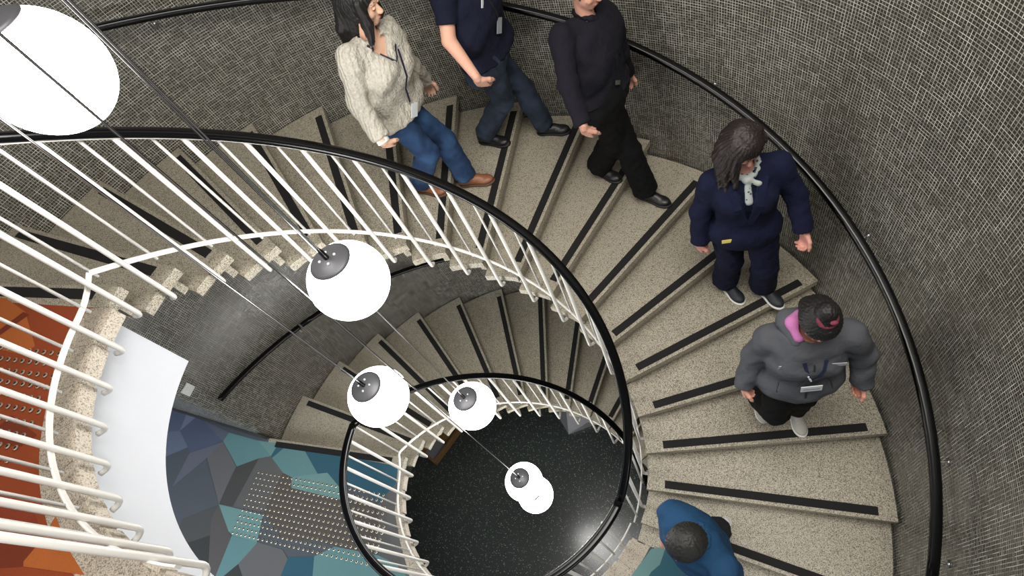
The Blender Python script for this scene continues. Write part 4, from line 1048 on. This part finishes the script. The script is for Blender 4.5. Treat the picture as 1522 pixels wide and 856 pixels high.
sdf_mesh('scarf', sc_, m_, p.e, .0055, k=.012)
t_ = card_on(p, 'name_tag', fl, -.105, .10, .075, .028, mat('yellow_tag', (238, 214, 112), .5), .010, tilt=-.05)
locks = [((-.05, 0, .03), (-.095, 0, -.10), .080, .066), ((-.02, .075, .02), (-.05, .09, -.12), .042, .034), ((.015, .078, .045), (.005, .090, -.06), .028, .024)]
for (x_, y_, ln) in ((.050, -.062, .23), (.02, -.085, .29), (-.015, -.095, .29), (-.05, -.085, .26), (-.085, -.05, .22), (-.10, 0, .19), (-.085, .05, .18), (-.05, .088, .17)):
    m1 = (x_*1.1+.010, y_*1.2, -.07); m2 = (x_*1.1+.035*(y_ < -.03), y_*1.25, .03-ln)
    locks += [((x_*.75, y_*.7, .075), (x_, y_, .0), .030, .030), ((x_, y_, .0), m1, .030, .028), (m1, m2, .028, .014)]
p.hair(M_HAIR_BR, pts=locks, front=.072, ex=.014)

# 5 person in the grey jacket
p = Person('person_grey', 'person in grey hooded jacket with pink lining, black trousers and dark hair in a bun', (.32, -.95, 0), 1.66, 1.04, .75, -.05, True)
p.body(M_SKIN('e', (220, 160, 140)), hands={'L': dict(curl=(60, 70, 50)), 'R': dict(curl=(50, 60, 50))})
M_GREYJ = cloth('grey_softshell', (80, 82, 87))
sw, fl = p.top('jacket', M_GREYJ, .028, -.075, 1, .010, .040, wr=.0045, wf=36)
p.trousers(cloth('black_twill'), .020, .030, .08)
p.shoes(mat('grey_trainer', (176, 174, 166), .7, bump=(90, .5, .004)), M_WHITE_RUB, lace=mat('white_lace', (232, 232, 226), .8))
nk_ = p.J['NK']
hood = [Cap(nk_-p.tf*.075+p.tl*.09+p.trunk*.02, nk_-p.tf*.075-p.tl*.09+p.trunk*.02, .052, .052), Cap(nk_-p.tf*.04-p.tl*.105+p.trunk*.03, nk_+p.tf*.05-p.tl*.075+p.trunk*.01, .040, .028), Cap(nk_-p.tf*.04+p.tl*.105+p.trunk*.03, nk_+p.tf*.05+p.tl*.075+p.trunk*.01, .040, .028)]
sdf_mesh('hood', hood, M_GREYJ, p.e, .007, k=.03, holes=[Cap(nk_-p.trunk*.02, p.hc, .072, .080)])
lin = [Cap(nk_-p.tf*.02-p.tl*.080+p.trunk*.075, nk_+p.tf*.045-p.tl*.066+p.trunk*.045, .034, .026), Cap(nk_-p.tf*.055-p.tl*.045+p.trunk*.08, nk_-p.tf*.02-p.tl*.080+p.trunk*.075, .030, .034)]
sdf_mesh('pink_hood_lining', lin, cloth('pink_fleece', (186, 116, 168)), p.e, .006, k=.02, holes=[Cap(nk_-p.trunk*.02, p.hc, .060, .072)])
for sg in (1, -1):
    strip_on(p, 'lanyard', fl, [(sg*.050, .90), (sg*.040, .80), (sg*.022, .66), (sg*.006, .54)], mat('lanyard_navy', (26, 34, 64), .6), .016, .006)
strip_on(p, 'zip', fl, [(0, .93), (0, .75), (0, .55), (0, .35), (0, .1), (0, -.05)], mat('zip_dark', (40, 41, 44), .5), .010, .001, .003)
for sg in (1, -1): strip_on(p, 'pocket_seam', fl, [(sg*.10, .38), (sg*.125, .25), (sg*.14, .12)], mat('zip_dark'), .006, .001, .002)
for i in range(3): card_on(p, 'lanyard_print', fl, -.030+.010*i, .72-.06*i, .008, .022, M_CARD, .012, tilt=.3)
card_on(p, 'badge', fl, .005, .40, .100, .062, M_CARD, .030, tilt=.12, thick=.004)
card_on(p, 'badge_line', fl, .005, .40, .080, .006, mat('badge_grey', (120, 124, 132), .5), .0355, tilt=.12, thick=.001)
card_on(p, 'chest_patch', fl, .110, .80, .070, .030, mat('pale_patch', (178, 178, 186), .6), .006)
card_on(p, 'sleeve_patch', fl, -.150, .72, .012, .034, mat('pale_patch'), .004)
c_, f_, l_, u_ = p.hc, p.hf, p.hl, p.hu
p.hair(M_HAIR_B, pts=[((-.03, 0, .10), (-.07, 0, .125), .040, .046), ((-.05, 0, .0), (-.08, 0, -.06), .07, .05)], front=.062, ex=.012)
bun = c_ - f_*.035 + u_*.118
sdf_mesh('hair_tie', [Cap(bun+l_*.035*math.cos(2*PI*i/10)+f_*.035*math.sin(2*PI*i/10), bun+l_*.035*math.cos(2*PI*(i+1)/10)+f_*.035*math.sin(2*PI*(i+1)/10), .008, .008) for i in range(10)] + [Ell(bun+f_*.01+l_*.012+u_*.035, (l_, f_, u_), (.018, .012, .012))], mat('wine_scrunchie', (112, 44, 62), .8), p.e, .005)

# 6 man in blue at the foot of the flight
p = Person('man_blue', 'man in blue shirt seen from above at the bottom of the upper flight', (-.77, -.64, 0), 1.72, 1.10, .45, 0)
p.body(M_SKIN('f', (226, 172, 148)))
sw, fl = p.top('shirt', cloth('blue_shirt', (34, 70, 104)), .028, -.05, 1, .0, .015, wr=.0045)
p.trousers(cloth('charcoal_trousers', (36, 38, 44)), .020, .03, .08)
p.shoes(mat('white_trainer', (214, 210, 206), .6), M_WHITE_RUB)
nk_ = p.J['NK']
sdf_mesh('collar', [Cap(nk_+p.tl*.07*math.cos(a_)+p.tf*.07*math.sin(a_)+p.trunk*.03, nk_+p.tl*.07*math.cos(a_+.6)+p.tf*.07*math.sin(a_+.6)+p.trunk*.03, .016, .016) for a_ in np.arange(-.9, 4.0, .6)], MATS['blue_shirt'], p.e, .006)
p.hair(hair_mat('short_black_hair', (12, 12, 12), (44, 44, 42)), ex=.010, front=.045, low=-.03)
